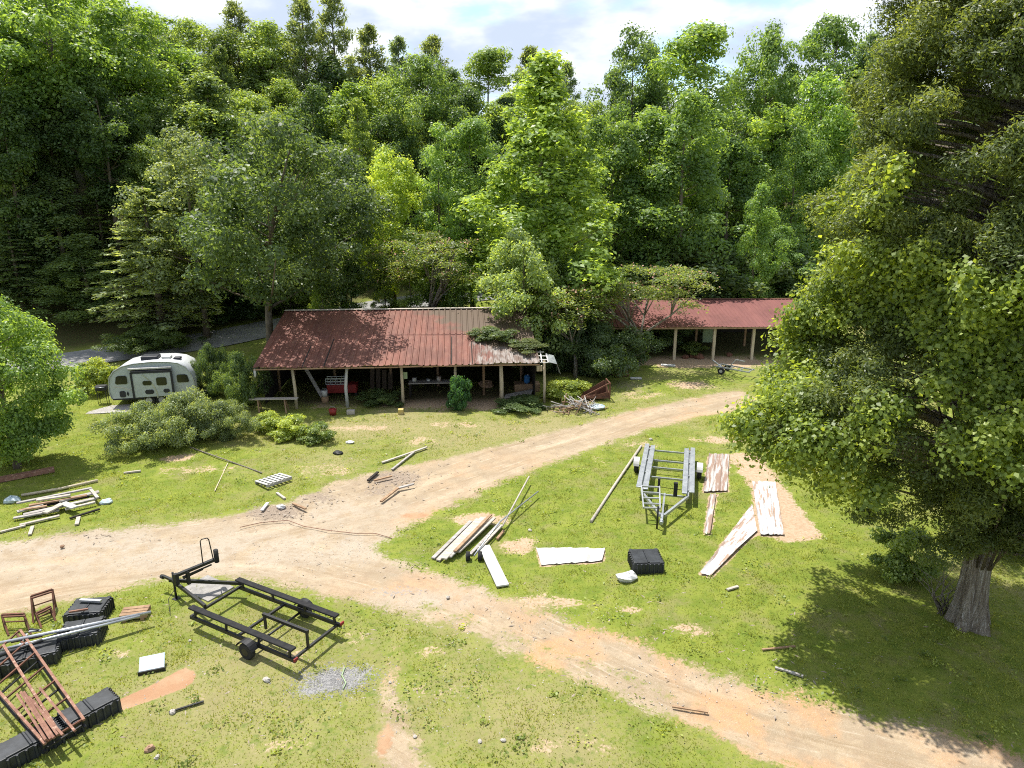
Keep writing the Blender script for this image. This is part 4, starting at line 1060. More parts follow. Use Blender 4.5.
# angle-iron trestles
def trestle(label, a, b, back, h):
    A, B = gpos(*a), gpos(*b); root = thing('steel_trestle', label, 'trestle', A, 0, 'rusty steel trestles'); bk = Vector(back); up = Vector((0, 0, h)); d = B - A
    MB().bar(up, d + up, .06, .05).bar(up + bk * .3, d + up + bk * .3, .05, .04).build('top_bar', M_dkrust, root)
    for q in (Vector((0, 0, 0)), d):
        MB().bar(q, q + up, .05, .04).build('leg', M_dkrust, root); MB().bar(q + bk, q + up, .05, .04).build('leg', M_dkrust, root)
    MB().bar(up * .45, d + up * .45, .035, .03).build('stretcher', M_dkrust, root)
trestle('rusty steel trestle standing at the edge of the track', (35, 614), (56, 607), (.25, -.45, 0), .62)
trestle('rusty steel trestle in the grass nearest the picture edge poles', (5, 628), (27, 627), (.35, -.35, 0), .45)
trestle('low rusty steel trestle leaning behind the track edge one', (38, 622), (52, 615), (.3, -.3, 0), .3)

# box lid, stones and oddments on the lower grass
p = gpos(153, 668); bx = thing('cooler_lid', 'pale blue white box lid tilted beside the bare clay strip', 'box lid', p, R(20)); m_ = Matrix.Rotation(R(28), 3, 'X')
MB().box((0, 0, .18), (.62, .42, .04), m_).build('panel', M_paleblue, bx, bevel=.01); MB().box((0, -.2, .05), (.66, .06, .1)).build('rim', M_black, bx); MB().box((0, .16, .13), (.5, .05, .25)).build('prop', M_wood_brown, bx)
for px, py, r_, mt, lab in ((150, 750, .17, M_redstone, 'brown stone near the bottom edge, with a white one at its foot'), (157, 758, .10, M_stone, 'whitish stone touching the brown one near the bottom edge'), (173, 713, .13, M_stone, 'pale round stone near the dark iron bar'), (267, 681, .15, M_stone, 'pale flat stone below the black pontoon trailer'), (190, 641, .07, M_stone, 'small white stone beside the trailer drawbar'),
                            (651, 440, .16, M_stone, 'grey stone at the edge of the upper track above the galvanised trailer'), (530, 531, .12, M_stone, 'whitish stone on the grass island above the white sheet'), (480, 742, .09, M_stone, 'small pale stone on the lower grass right of the clay spur'), (503, 741, .1, M_stone, 'pale stone on the lower grass below the track'), (415, 737, .08, M_stone, 'small pale stone at the edge of the clay spur'), (448, 598, .1, M_stone, 'small stone lying on the dirt track below the lumber pile'), (62, 547, .12, M_redstone, 'reddish stone on the upper edge of the track'), (390, 683, .07, M_stone, 'small white stone beside the grey gravel patch')):
    tag(rock(r_ * .75, int(px * 7 + py), .6).build('stone', mt, None, gpos(px, py), random.uniform(0, 6)), lab, 'stone', 'stones in the yard')
tag(MB().bar(gpos(169, 714) + Vector((0, 0, .05)), gpos(204, 703) + Vector((0, 0, .05)), .045, .04).build('iron_bar', M_grill), 'dark iron bar lying on the lower grass', 'bar')

# ================================================================== sheets on the island
def sheet(label, pts, mat, nribs=3, group='pale roofing sheets on the grass', name='roofing_sheet', lift=.04, curl=.03):
    a, b, c, d_ = (gpos(*q) for q in pts)        # near-left, near-right, far-right, far-left
    o = (a + c) / 2; lg = (c + d_ - a - b); sa = math.atan2(lg.y, lg.x) - math.pi / 2; ca_, sn_ = math.cos(sa), math.sin(sa); nu, nv = nribs * 6 + 1, 14; vs = []
    r = random.Random(label)
    ph = r.uniform(0, 6)
    for j in range(nv):
        for i in range(nu):
            u, v = i / (nu - 1), j / (nv - 1)
            q = a.lerp(b, u).lerp(d_.lerp(c, u), v)
            rib = .035 * max(0, math.cos(u * nribs * 2 * math.pi)) ** 6
            ex = (.02 * math.sin(u * 23 + ph) if j in (0, nv - 1) else 0)
            dx_, dy_ = q.x - o.x, q.y - o.y + ex
            vs.append((dx_ * ca_ + dy_ * sn_, -dx_ * sn_ + dy_ * ca_, tz(q.x, q.y) - o.z + lift + rib + curl * (.5 + .5 * math.sin(v * 7 + ph + u * 2))))
    bm = MB(); bm.add(vs, [(j * nu + i, j * nu + i + 1, (j + 1) * nu + i + 1, (j + 1) * nu + i) for j in range(nv - 1) for i in range(nu - 1)])
    return tag(bm.build(name, mat, None, o, sa, solid=.006), label, 'metal sheet', group)


sheet('broad pale roofing sheet with rust streaks right of the galvanised trailer', [(703, 493), (727, 492), (729, 455), (709, 455)], M_sheet_dirty)
sheet('narrow rust spotted sheet strip below the broad pale sheet', [(704, 535), (710, 535), (716, 495), (710, 495)], M_sheet_dirty, 1)
sheet('white roofing sheet lying beside the brown bare strip', [(760, 536), (784, 536), (775, 483), (752, 483)], M_sheet)
sheet('long curved white strip below the white roofing sheet', [(700, 575), (711, 577), (757, 532), (752, 506)], M_sheet, 1)
sheet('white ragged sheet lying flat left of the lone dock float', [(541, 566), (602, 562), (605, 550), (536, 549)], M_white, 4, lift=.03, curl=.02)
for k, (a, b) in enumerate((((655, 548), (0, 0)),)): pass
tag(MB().tube([gpos(591, 523) + Vector((0, 0, .06)), gpos(615, 486) + Vector((0, 0, .07)), gpos(641, 447) + Vector((0, 0, .06))], .06, 8).build('pole', M_wood_pale), 'long pale pole lying on the grass left of the galvanised trailer', 'pole')
p = gpos(628, 580); bg_ = MB(); b0 = rock(.42, 9, .42); b0.v = [(x * (1 + .2 * math.sin(9 * y)), y * .8, z + .04 * math.sin(14 * x)) for x, y, z in b0.v]
tag(b0.build('plastic_bag', M_bag, None, p, .4), 'crumpled white plastic bag beside the lone dock float', 'bag')
tag(MB().bar(gpos(727, 591) + Vector((0, 0, .05)), gpos(738, 588) + Vector((0, 0, .06)), .09, .05).build('bone_stick', M_wood_pale), 'short white stick on the grass below the curved strip', 'stick')
for a, b, w_, mt, lab in (((775, 669), (803, 678), .07, M_wood_grey, 'grey stick on the grass left of the cedar shade'), ((672, 708), (708, 714), .05, M_wood_brown, 'thin brown stick lying across the lower dirt track'), ((190, 448), (262, 474), .055, M_bark_pale, 'long fallen grey branch on the grass below the big bush'), ((228, 464), (215, 492), .035, M_post, 'yellowish stick lying below the fallen grey branch'),
                           ((124, 474), (141, 472), .1, M_wood_pale, 'short pale board on the upper left grass'), ((762, 651), (795, 648), .05, M_wood_brown, 'small twig beside the cedar shade edge'), ((277, 494), (285, 500), .1, M_wood_pale, 'pale stick under the slatted pallet'), ((315, 515), (380, 492), .0, None, '')):
    if mt: tag(MB().bar(gpos(*a) + Vector((0, 0, .05)), gpos(*b) + Vector((0, 0, .06)), w_, w_ * .7).build('stick', mt), lab, 'stick')

# lumber pile on the island
lum = [((433, 560), (471, 524), .14, M_wood_grey), ((438, 562), (478, 522), .16, M_wood_pale), ((444, 563), (483, 523), .2, M_wood_pale), ((449, 561), (487, 523), .2, M_wood_grey), ((455, 558), (491, 522), .12, M_wood_brown), ((458, 556), (494, 523), .16, M_wood_pale), ((470, 556), (499, 527), .12, M_wood_grey), ((478, 552), (502, 528), .10, M_wood_pale)]
labs = ['outermost grey board on the left of the island lumber pile', 'pale board second from the left in the island lumber pile', 'broad pale board third from the left in the island lumber pile', 'broad grey board in the middle of the island lumber pile', 'brown board crossing the island lumber pile', 'pale board right of the brown one in the island lumber pile', 'narrow grey board near the right of the island lumber pile', 'narrow pale board at the right end of the island lumber pile']
for k, (a, b, w_, mt) in enumerate(lum):
    z = .06 + (.10 if 2 <= k <= 5 else 0) + (.10 if k == 4 else 0)
    tag(MB().bar(gpos(*a) + Vector((0, 0, z)), gpos(*b) + Vector((0, 0, z + .06)), w_, .06).build('board', mt, None, None, 0, bevel=.006), labs[k], 'board', 'boards of the island lumber pile')
a, b = gpos(503, 588), gpos(484, 549); tag(MB().bar(a + Vector((0, 0, .08)), b + Vector((0, 0, .12)), .42, .06).build('board', M_white, None, None, 0, bevel=.01), 'wide white board lying right of the two small wheels', 'board')
p0_, p1_ = gpos(470, 560), gpos(478, 560)
wd = thing('wheel_dolly', 'pair of small dark wheels at the foot of the lumber pile with a long handle', 'dolly', (p0_ + p1_) / 2)
ax = (p1_ - p0_) * .75
for s_ in (-1, 1):
    c = ax * s_ + Vector((0, 0, .16)); t_ = ax.normalized() * .07
    wh = MB().tube([c - t_, c + t_], .16, 14).build('wheel', M_rubber, wd); MB().tube([c - t_ * 1.1, c + t_ * 1.1], .08, 10).build('rim', M_galv, wd if False else wh)
MB().tube([Vector((0, 0, .16)), gpos(500, 530) + Vector((0, 0, .35)) - wd.location, gpos(538, 497) + Vector((0, 0, .25)) - wd.location], .03, 6).build('handle', M_galv, wd)
tag(MB().tube([gpos(502, 534) + Vector((0, 0, .3)), gpos(529, 484) + Vector((0, 0, .35))], .035, 6).build('pole', M_wood_pale), 'slim pale pole sticking up out of the lumber pile towards the track', 'pole')
tag(MB().bar(gpos(497, 541) + Vector((0, 0, .08)), gpos(504, 533) + Vector((0, 0, .1)), .09, .06).build('stick', M_wood_brown), 'short brown stick beside the right end of the lumber pile', 'stick')

# left lumber pile
for k, (a, b, w_, z, mt, lab) in enumerate((((18, 510), (93, 495), .14, .30, M_wood_grey, 'long grey board along the back of the left lumber pile'), ((14, 521), (60, 513), .16, .12, M_wood_grey, 'grey board at the left tip of the left lumber pile'), ((38, 508), (72, 503), .16, .34, M_wood_pale, 'short pale board on top of the left lumber pile'), ((60, 506), (100, 497), .24, .22, M_wood_grey, 'broad grey board at the right of the left lumber pile'),
                                              ((20, 527), (60, 518), .14, .08, M_wood_pale, 'long pale board at the front of the left lumber pile'), ((46, 519), (64, 510), .26, .26, M_wood_pale, 'wide pale offcut lying askew on the left lumber pile'), ((64, 509), (76, 514), .26, .26, M_white, 'wide white offcut on the left lumber pile'), ((92, 496), (99, 505), .12, .3, M_wood_pale, 'short upright pale board at the right of the left lumber pile'), ((20, 515), (48, 511), .12, .2, M_wood_brown, 'brown board inside the left lumber pile'), ((-10, 536), (26, 527), .1, .05, M_wood_pale, 'pale pole trailing left from the left lumber pile'), ((30, 536), (33, 528), .12, .05, M_wood_pale, 'short pale peg before the left lumber pile'), ((77, 526), (79, 519), .14, .06, M_wood_pale, 'pale end of board before the left lumber pile'), ((70, 520), (100, 511), .1, .07, M_dark_wood, 'dark board behind the front of the left lumber pile'), ((22, 513), (90, 499), .22, .12, M_dark_wood, 'broad dark board at the bottom of the left lumber pile'), ((24, 518), (96, 502), .2, .14, M_wood_grey, 'long grey board through the middle of the left lumber pile'), ((30, 511), (88, 501), .16, .24, M_wood_brown, 'long brown board on the middle of the left lumber pile'), ((66, 513), (96, 506), .14, .16, M_wood_pale, 'short pale board low at the right of the left lumber pile'), ((18, 516), (44, 509), .18, .18, M_wood_grey, 'short grey board low at the left of the left lumber pile'))):
    tag(MB().bar(gpos(*a) + Vector((0, 0, z)), gpos(*b) + Vector((0, 0, z + .02)), w_, .06).build('board', mt, None, None, 0, bevel=.006), lab, 'board', 'boards of the left lumber pile')
tag(rock(.3, 31, .4).build('crumpled_tarp', M_paleblue, None, gpos(107, 503), 0), 'small pale blue tarp at the right end of the left lumber pile', 'tarp')
tag(rock(.33, 33, .5).build('plastic_bag', M_paleblue, None, gpos(13, 502), 0), 'bluish crumpled bag in the shade left of the left lumber pile', 'bag')
tag(MB().tube([gpos(22, 497) + Vector((0, 0, .08)), gpos(60, 491) + Vector((0, 0, .1)), gpos(98, 482) + Vector((0, 0, .08))], .06, 8).build('white_pipe', M_post), 'long whitish pipe lying behind the left lumber pile', 'pipe')
tag(MB().bar(gpos(-20, 486) + Vector((0, 0, .12)), gpos(55, 472) + Vector((0, 0, .14)), .3, .2).build('steel_beam', M_rust, None, None, 0, bevel=.02), 'dark red steel beam lying in the shade of the left tree', 'beam')

# slatted pallet
pa, pb, pc = gpos(259, 486), gpos(267, 493), gpos(284, 472)
pl = thing('pallet', 'whitish slatted pallet lying tilted on the upper grass', 'pallet', gpos(274, 483), math.atan2(*(gpos(290, 484) - gpos(265, 493)).yx))
m_ = Matrix.Rotation(R(-7), 3, 'X')
for k in range(7): MB().box(m_ @ Vector((-.55 + .183 * k, 0, .19)), (.11, 1.05, .03), m_).build('slat', M_white, pl)
for k in (-.48, 0, .48): MB().box(m_ @ Vector((0, k, .12)), (1.2, .07, .1), m_).build('stringer', M_wood_grey, pl)

# boards near the track
for a, b, w_, mt, lab in (((382, 464), (427, 449), .11, M_wood_pale, 'upper pale board of the crossed pair near the shed'), ((392, 471), (414, 454), .10, M_wood_grey, 'lower grey board of the crossed pair near the shed'), ((381, 503), (398, 490), .12, M_wood_brown, 'left half of the bent brown board beside the track'), ((397, 490), (414, 486), .12, M_wood_grey, 'right half of the bent board beside the track'), ((368, 482), (378, 474), .12, M_dark_wood, 'dark splintered board on the mulch above the track'), ((374, 482), (392, 478), .1, M_wood_brown, 'brown splinter board on the mulch above the track'), ((262, 512), (268, 505), .12, M_bag, 'white splinter board on the mulch patch at left'), ((293, 505), (306, 511), .1, M_wood_brown, 'brown splinter board right of the mulch patch')):
    tag(MB().bar(gpos(*a) + Vector((0, 0, .07)), gpos(*b) + Vector((0, 0, .10)), w_, .06).build('board', mt, None, None, 0, bevel=.006), lab, 'board', 'loose boards near the track')
tag(rock(.2, 90, .5).build('plastic_bag', M_bag, None, gpos(281, 508), 0), 'small white bag on the mulch patch beside the track', 'bag')
tag(rock(.24, 91, .35).build('crumpled_paper', M_bag, None, gpos(350, 443), 0), 'white crumpled paper on the grass before the shed', 'paper')
tag(rock(.26, 92, .4).build('litter_scrap', M_grill, None, gpos(338, 454), 0), 'dark scrap on the grass before the shed', 'scrap')
tag(MB().tube([gpos(*q) + Vector((0, 0, .03)) for q in ((240, 528), (262, 523), (288, 521), (304, 527), (328, 531), (355, 534), (375, 534), (392, 539))], .014, 5).build('hose', M_rust), 'thin red hose snaking over the pale dirt track', 'hose')
tag(MB().tube([gpos(*q) + Vector((0, 0, .03)) for q in ((345, 668), (342, 676), (346, 684), (343, 690))], .02, 5).build('hose', M_greenpaint), 'short pale green hose on the grey gravel patch', 'hose')

# brush pile and rusty scrap right of the shed
p = gpos(577, 410); bp = thing('brush_pile', 'pile of grey dead sticks right of the shed', 'brush pile', p)
for nm, mt, n_ in (('pale_sticks', M_wood_grey, 46), ('dark_sticks', M_wood_brown, 22)):
    b = MB()
    for k in range(n_):
        c = Vector((random.gauss(0, .75), random.gauss(0, .4), 0)); c.z = max(.05, .5 * math.exp(-c.x ** 2) * random.random()); d = Vector((random.uniform(-1, 1), random.uniform(-.6, .6), random.uniform(-.25, .45))).normalized() * random.uniform(.35, .9)
        b.tube([c - d, c, c + d + Vector((0, 0, .05))], [.035, .03, .012], 5)
    b.build(nm, mt, bp)
p = gpos(597, 399); rs = thing('rusty_hopper', 'rusty open steel hopper frame behind the brush pile', 'hopper', p, R(8))
b = MB(); b.add([(-1.0, -.4, .2), (.6, -.4, .2), (.6, -.4, .5), (.5, -.4, .55), (-1.0, .4, .2), (.6, .4, .2), (.6, .4, 1.0), (.5, .4, 1.05)], [(0, 1, 2, 3), (1, 5, 6, 2), (5, 4, 7, 6), (0, 4, 5, 1)])
b.build('side_plates', M_dkrust, rs, solid=.03)
b = MB(); b.bar((-1.1, -.43, .22), (.7, -.43, .22), .1, .12); b.bar((.66, -.43, .1), (.66, -.43, 1.1), .08, .08); b.bar((-1.0, -.43, .3), (.6, -.43, 1.08), .07, .07); b.bar((.66, .43, .1), (.66, .43, 1.15), .08, .08); b.bar((.66, -.43, 1.08), (.66, .43, 1.12), .06, .06); b.bar((-.2, -.43, .3), (-.2, -.43, .72), .06, .06); b.build('frame', M_dkrust, rs)
tag(rock(.55, 66, .35).build('crumpled_tarp', M_paleblue, None, gpos(596, 409), .2), 'greyish blue crumpled tarp beside the rusty hopper', 'tarp')

M_chips = worn('chip_wood', (.22, .17, .13), (.34, .29, .24), .9)
M_gravel = worn('grey_gravel', (.20, .195, .19), (.30, .295, .29), .95)
# stuff: gravel, wood chips, pebbles
def scatter_stones(name, label, spots, n, smin, smax, mat, flat=.6, cat=None):
    V, tot = [], []
    base_ = np.array([(1, 0, 0), (0, 1, 0), (-1, 0, 0), (0, -1, 0), (0, 0, 1), (0, 0, -.4)], float); tri = [(0, 1, 4), (1, 2, 4), (2, 3, 4), (3, 0, 4), (1, 0, 5), (2, 1, 5), (3, 2, 5), (0, 3, 5)]
    for px, py, rx_, ry_, f_ in spots:
        m = int(n * f_); c = at(px, py); r1 = rx_ * (c.y * CP + 3.4) / F; r2 = abs(at(px, py - ry_).y - at(px, py + ry_).y) / 2
        x = c.x + rng.normal(size=m) * r1 * .6; y = c.y + rng.normal(size=m) * r2 * .6; z = samp(GZ, x, y)
        s = rng.uniform(smin, smax, m) ; v = base_[None] * (s[:, None, None] * rng.uniform(.6, 1.3, (m, 6, 1))) * np.array([1, 1, flat])
        a = rng.random(m) * 6.28; ca, sa = np.cos(a)[:, None], np.sin(a)[:, None]; e = np.where(flat < .3, 4.0, 1.0); vx = v[:, :, 0] * e
        v = np.stack([vx * ca - v[:, :, 1] * sa, vx * sa + v[:, :, 1] * ca, v[:, :, 2] + s[:, None] * flat * .3], -1) + np.stack([x, y, z], 1)[:, None]
        V.append(v[:, np.array(tri)].reshape(-1, 3))
    o = link(name, np_mesh(name, np.vstack(V), 3, mat)); return tag(o, label, cat or name, None, 'stuff')


scatter_stones('gravel', 'patch of grey gravel on the grass below the trailer', [(335, 680, 34, 13, 1)], 1400, .012, .030, M_gravel)
scatter_stones('wood_chips', 'brown wood chips strewn along the upper edge of the track', [(275, 512, 40, 10, .4), (320, 500, 30, 8, .2), (392, 482, 36, 10, .4), (90, 536, 90, 5, .15)], 260, .012, .03, M_chips, .25)
scatter_stones('pebbles', 'small pebbles strewn over the dirt track', [(150, 555, 180, 24, .25), (330, 548, 90, 24, .2), (500, 615, 110, 26, .2), (700, 690, 130, 30, .2), (590, 440, 120, 18, .15), (440, 700, 80, 40, .1), (240, 700, 200, 40, .1)], 1500, .008, .024, M_stone)

# broad leaved weeds and dead twigs, too many to count
n = 950; wx = rng.uniform(-26, 24, n); wy = 9 + 33 * rng.random(n) ** 1.3; sd_ = samp(A_dirt, wx, wy)
m = (np.abs(wx) < wy * .78 + 3) & (sd_ > -.15) & (samp(A_clay, wx, wy) < .2) & (samp(A_bare, wx, wy) < .55); wx, wy = wx[m], wy[m]
k = rng.integers(8, 30, len(wx)); ix = np.repeat(np.arange(len(wx)), k); sp = rng.uniform(.06, .22, len(wx))[ix]
px_ = wx[ix] + rng.normal(size=len(ix)) * sp; py_ = wy[ix] + rng.normal(size=len(ix)) * sp
pz_ = samp(GZ, px_, py_) + rng.uniform(.02, .09, len(ix))
tt = np.clip(rng.normal(.5, .25, len(wx))[ix] + .12 * rng.normal(size=len(ix)), 0, 1); LL = rng.uniform(.05, .12, len(ix))
wd_ = link('weeds', leaves_mesh('weeds', np.stack([px_, py_, pz_], 1), np.array([0, 0, .8]) + rng.normal(size=(len(ix), 3)) * .5, LL, LL * .6, tt), None, (.22, .29, .05))
tag(wd_, 'small broad leaved weeds dotted through the grass', 'weeds', None, 'stuff')
scatter_stones('dead_twigs', 'dead twigs and straw littering the grass', [(330, 470, 200, 30, .3), (250, 640, 240, 80, .3), (620, 640, 260, 60, .25), (640, 400, 120, 16, .15)], 700, .012, .03, M_chips, .25)
# ================================================================== vegetation near the yard
def shrub(kind, px, py, wpx, hpx, col, label, cat='bush', group=None, name='bush'):
    g_ = gpos(px, py); dep = g_.y * CP + CAMH * SP
    return plant(name, kind, label, cat, g_, hpx * dep / F * (.78 if name == 'weed_clump' else 1.04), wpx * dep / F, col, group)


shrub('big_bush', 146, 447, 66, 40, GREY, 'left part of the broad grey green bush before the camper, as a rounded bush')
shrub('big_bush', 188, 441, 68, 44, GREY, 'middle grey green bush before the camper with pale leaf tips')
shrub('big_bush', 226, 438, 46, 34, (.15, .205, .085), 'right hand grey green bush beside the trestle plank')
shrub('big_bush', 214, 396, 36, 46, (.06, .105, .035), 'dark ivy covered bush at the right of the camper')
shrub('big_bush', 243, 406, 44, 48, (.085, .14, .04), 'leafy green bush against the left end of the shed')
shrub('bush_b', 96, 392, 40, 30, BRIGHT, 'bright small bush behind the camper grill', 'bush')
shrub('big_bush', 150, 350, 66, 22, DARK, 'low roadside bush behind the camper roof')
shrub('bush_b', 460, 410, 24, 32, (.045, .13, .035), 'big leaved green plant growing at the fourth shed post', 'plant', None, 'leafy_plant')
for k, (px, py, w_, h_, c, lab) in enumerate(((270, 432, 34, 24, BRIGHT, 'yellow green weed clump left of the flowers before the shed'), (292, 437, 40, 26, BRIGHT, 'tall weed clump before the first shed post'), (318, 440, 36, 20, MID, 'weed clump right of the first shed post'), (380, 405, 40, 18, DARK, 'dark weeds in the shade of the shed between two posts'), (520, 408, 46, 12, DARK, 'low dark weeds in the right bay of the shed'), (566, 398, 44, 22, BRIGHT, 'yellow green weeds behind the brush pile'), (690, 352, 30, 12, MID, 'low weeds along the second shed front'), (12, 464, 36, 50, BRIGHT, 'bright leafy sapling at the left picture edge below the left tree'))):
    shrub('bush_b', px, py, w_, h_, c, lab, 'weeds' if k < 7 else 'sapling', None, 'weed_clump' if k < 7 else 'sapling')
shrub('bush_b', 905, 575, 60, 44, MID, 'leafy suckers at the foot of the cedar trunk on its left')
shrub('bush_b', 1010, 540, 80, 60, DARK, 'dark undergrowth behind the cedar trunk on its right')

# left bright tree
tm_, cm_ = broadleaf('left_tree', 8.6, 3.5, .9, 'round', 170, 230, .8, .22, .2, inner=.4, spray=.35, lump=.22)
PROTO['left_tree'] = (tm_, cm_, 8.6, 7.0)
g_ = gpos(18, 468); plant('leafy_tree', 'left_tree', 'broad bright green tree at the left edge casting shade on the grass', 'tree', g_, 7.4, 5.3, (.12, .20, .042))

# central light tree, magnolia-like shrub on the roof, mimosas
tm_, cm_ = broadleaf('poplar', 20, 4.9, .8, 'cone', 420, 110, .8, .33, .26, inner=.2, lump=.30, spray=.5, squash=.8)
PROTO['poplar'] = (tm_, cm_, 20, 9.5)
tree_px('poplar_tree', 'poplar', 545, 53, 62, 215, (.155, .235, .046), 'tall bright yellow green tree rising behind the gap between the sheds')
tm_, cm_ = broadleaf('roof_tree', 9.5, 3.4, .8, 'round', 120, 130, .8, .30, .16, inner=.4, lump=.3, spray=.35)
PROTO['roof_tree'] = (tm_, cm_, 9.5, 6.6)
g0 = Vector((*toW(LN - .4, 7.2), 0)); plant('leafy_tree', 'roof_tree', 'pale leaved tree pressing over the right end of the rusty roof', 'tree', g0, 9.4, 5.2, (.15, .21, .075))
g0 = Vector((*toW(LN + 1.6, 10.6), 0.2)); plant('leafy_tree', 'roof_tree', 'leafy tree close behind the right end of the rusty roof', 'tree', g0, 8.6, 5.4, (.13, .20, .06))
tag(plant('vine_mat', 'bush_b', 'leafy creeper sprawling over the weathered part of the rusty roof', 'creeper', (*toW(LN - 2.6, 3.4), 3.2), .8, 2.7, (.10, .15, .05)))
plant('vine_mat', 'bush_b', 'thin creeper hanging over the lower right of the rusty roof', 'creeper', (*toW(LN - .7, 2.3), 2.95), .5, 2.4, (.10, .13, .045))


def mimosa(label, px, py, h, spread, lean, seed, g_=None):
    g_ = g_ or gpos(px, py); r = np.random.default_rng(seed); root = thing('mimosa_tree', label, 'tree', g_, 0)
    C = []; 
    for k in range(46):
        a = r.random() * 6.28; q = spread * math.sqrt(r.random()); C.append((q * math.cos(a) + lean[0], q * math.sin(a) * .8 + lean[1], h * (1 - .12 * (q / spread) ** 2) - r.random() ** 1.5 * h * .33))
    C = np.array(C); K = len(C); n = 170; idx = np.repeat(np.arange(K), n)
    p = C[idx] + r.normal(size=(K * n, 3)) * np.array([.55, .55, .10]); p[:, 2] -= ((p[:, :2] - C[idx][:, :2]) ** 2).sum(1) * .14
    nr = np.array([0, 0, 1.]) + r.normal(size=(K * n, 3)) * .35; t = np.clip(.5 + .18 * r.normal(size=K)[idx] + .14 * r.normal(size=K * n), 0, 1)
    link('crown', leaves_mesh('mimosa_crown', p, nr, r.uniform(.16, .32, K * n), .10, t), root, (.14, .20, .055))
    m = 420; i2 = r.integers(0, K, m); pf = C[i2] + r.normal(size=(m, 3)) * np.array([.55, .55, .06]) + np.array([0, 0, .10])
    link('blossoms', leaves_mesh('mimosa_blossoms', pf, np.array([0, 0, 1.]) + r.normal(size=(m, 3)) * .5, .16, .14, np.full(m, .5), M_flower), root)
    tb = MB(); f1 = Vector((lean[0] * .15, lean[1] * .15, h * .30)); tb.tube([(0, 0, -.15), f1 * .5 + Vector((.05, 0, 0)), f1], [.17, .13, .12], 8)
    for k in range(5):
        e = Vector(C[r.integers(0, K)]); e.z -= .1; md = f1.lerp(e, .5) + Vector((0, 0, -.25)); tb.tube([f1, md, e], [.10, .07, .02], 6)
        for j in range(5):
            d_ = np.linalg.norm(C - np.array(e), axis=1); e2 = Vector(C[np.argsort(d_)[j + 1]]); tb.tube([md, md.lerp(e2, .6) + Vector((0, 0, -.05)), e2], [.05, .035, .012], 5)
    tb.build('trunk', M_bark_pale, root)


mimosa('flat topped mimosa with forked pale trunk before the second shed', 638, 366, 7.3, 4.5, (.3, .2), 4)
mimosa('smaller mimosa with a slim single trunk left of the forked one', 575, 377, 6.0, 2.3, (-.3, .2), 8)
shrub('big_bush', 600, 374, 80, 46, (.065, .11, .04), 'dark undergrowth in the gap between the two sheds')
shrub('big_bush', 556, 372, 50, 56, (.065, .11, .04), 'dark undergrowth at the right end of the rusty shed')
shrub('big_bush', 655, 345, 66, 34, (.07, .12, .042), 'green bush behind the forked mimosa trunk')
g_ = gpos(420, 312); 

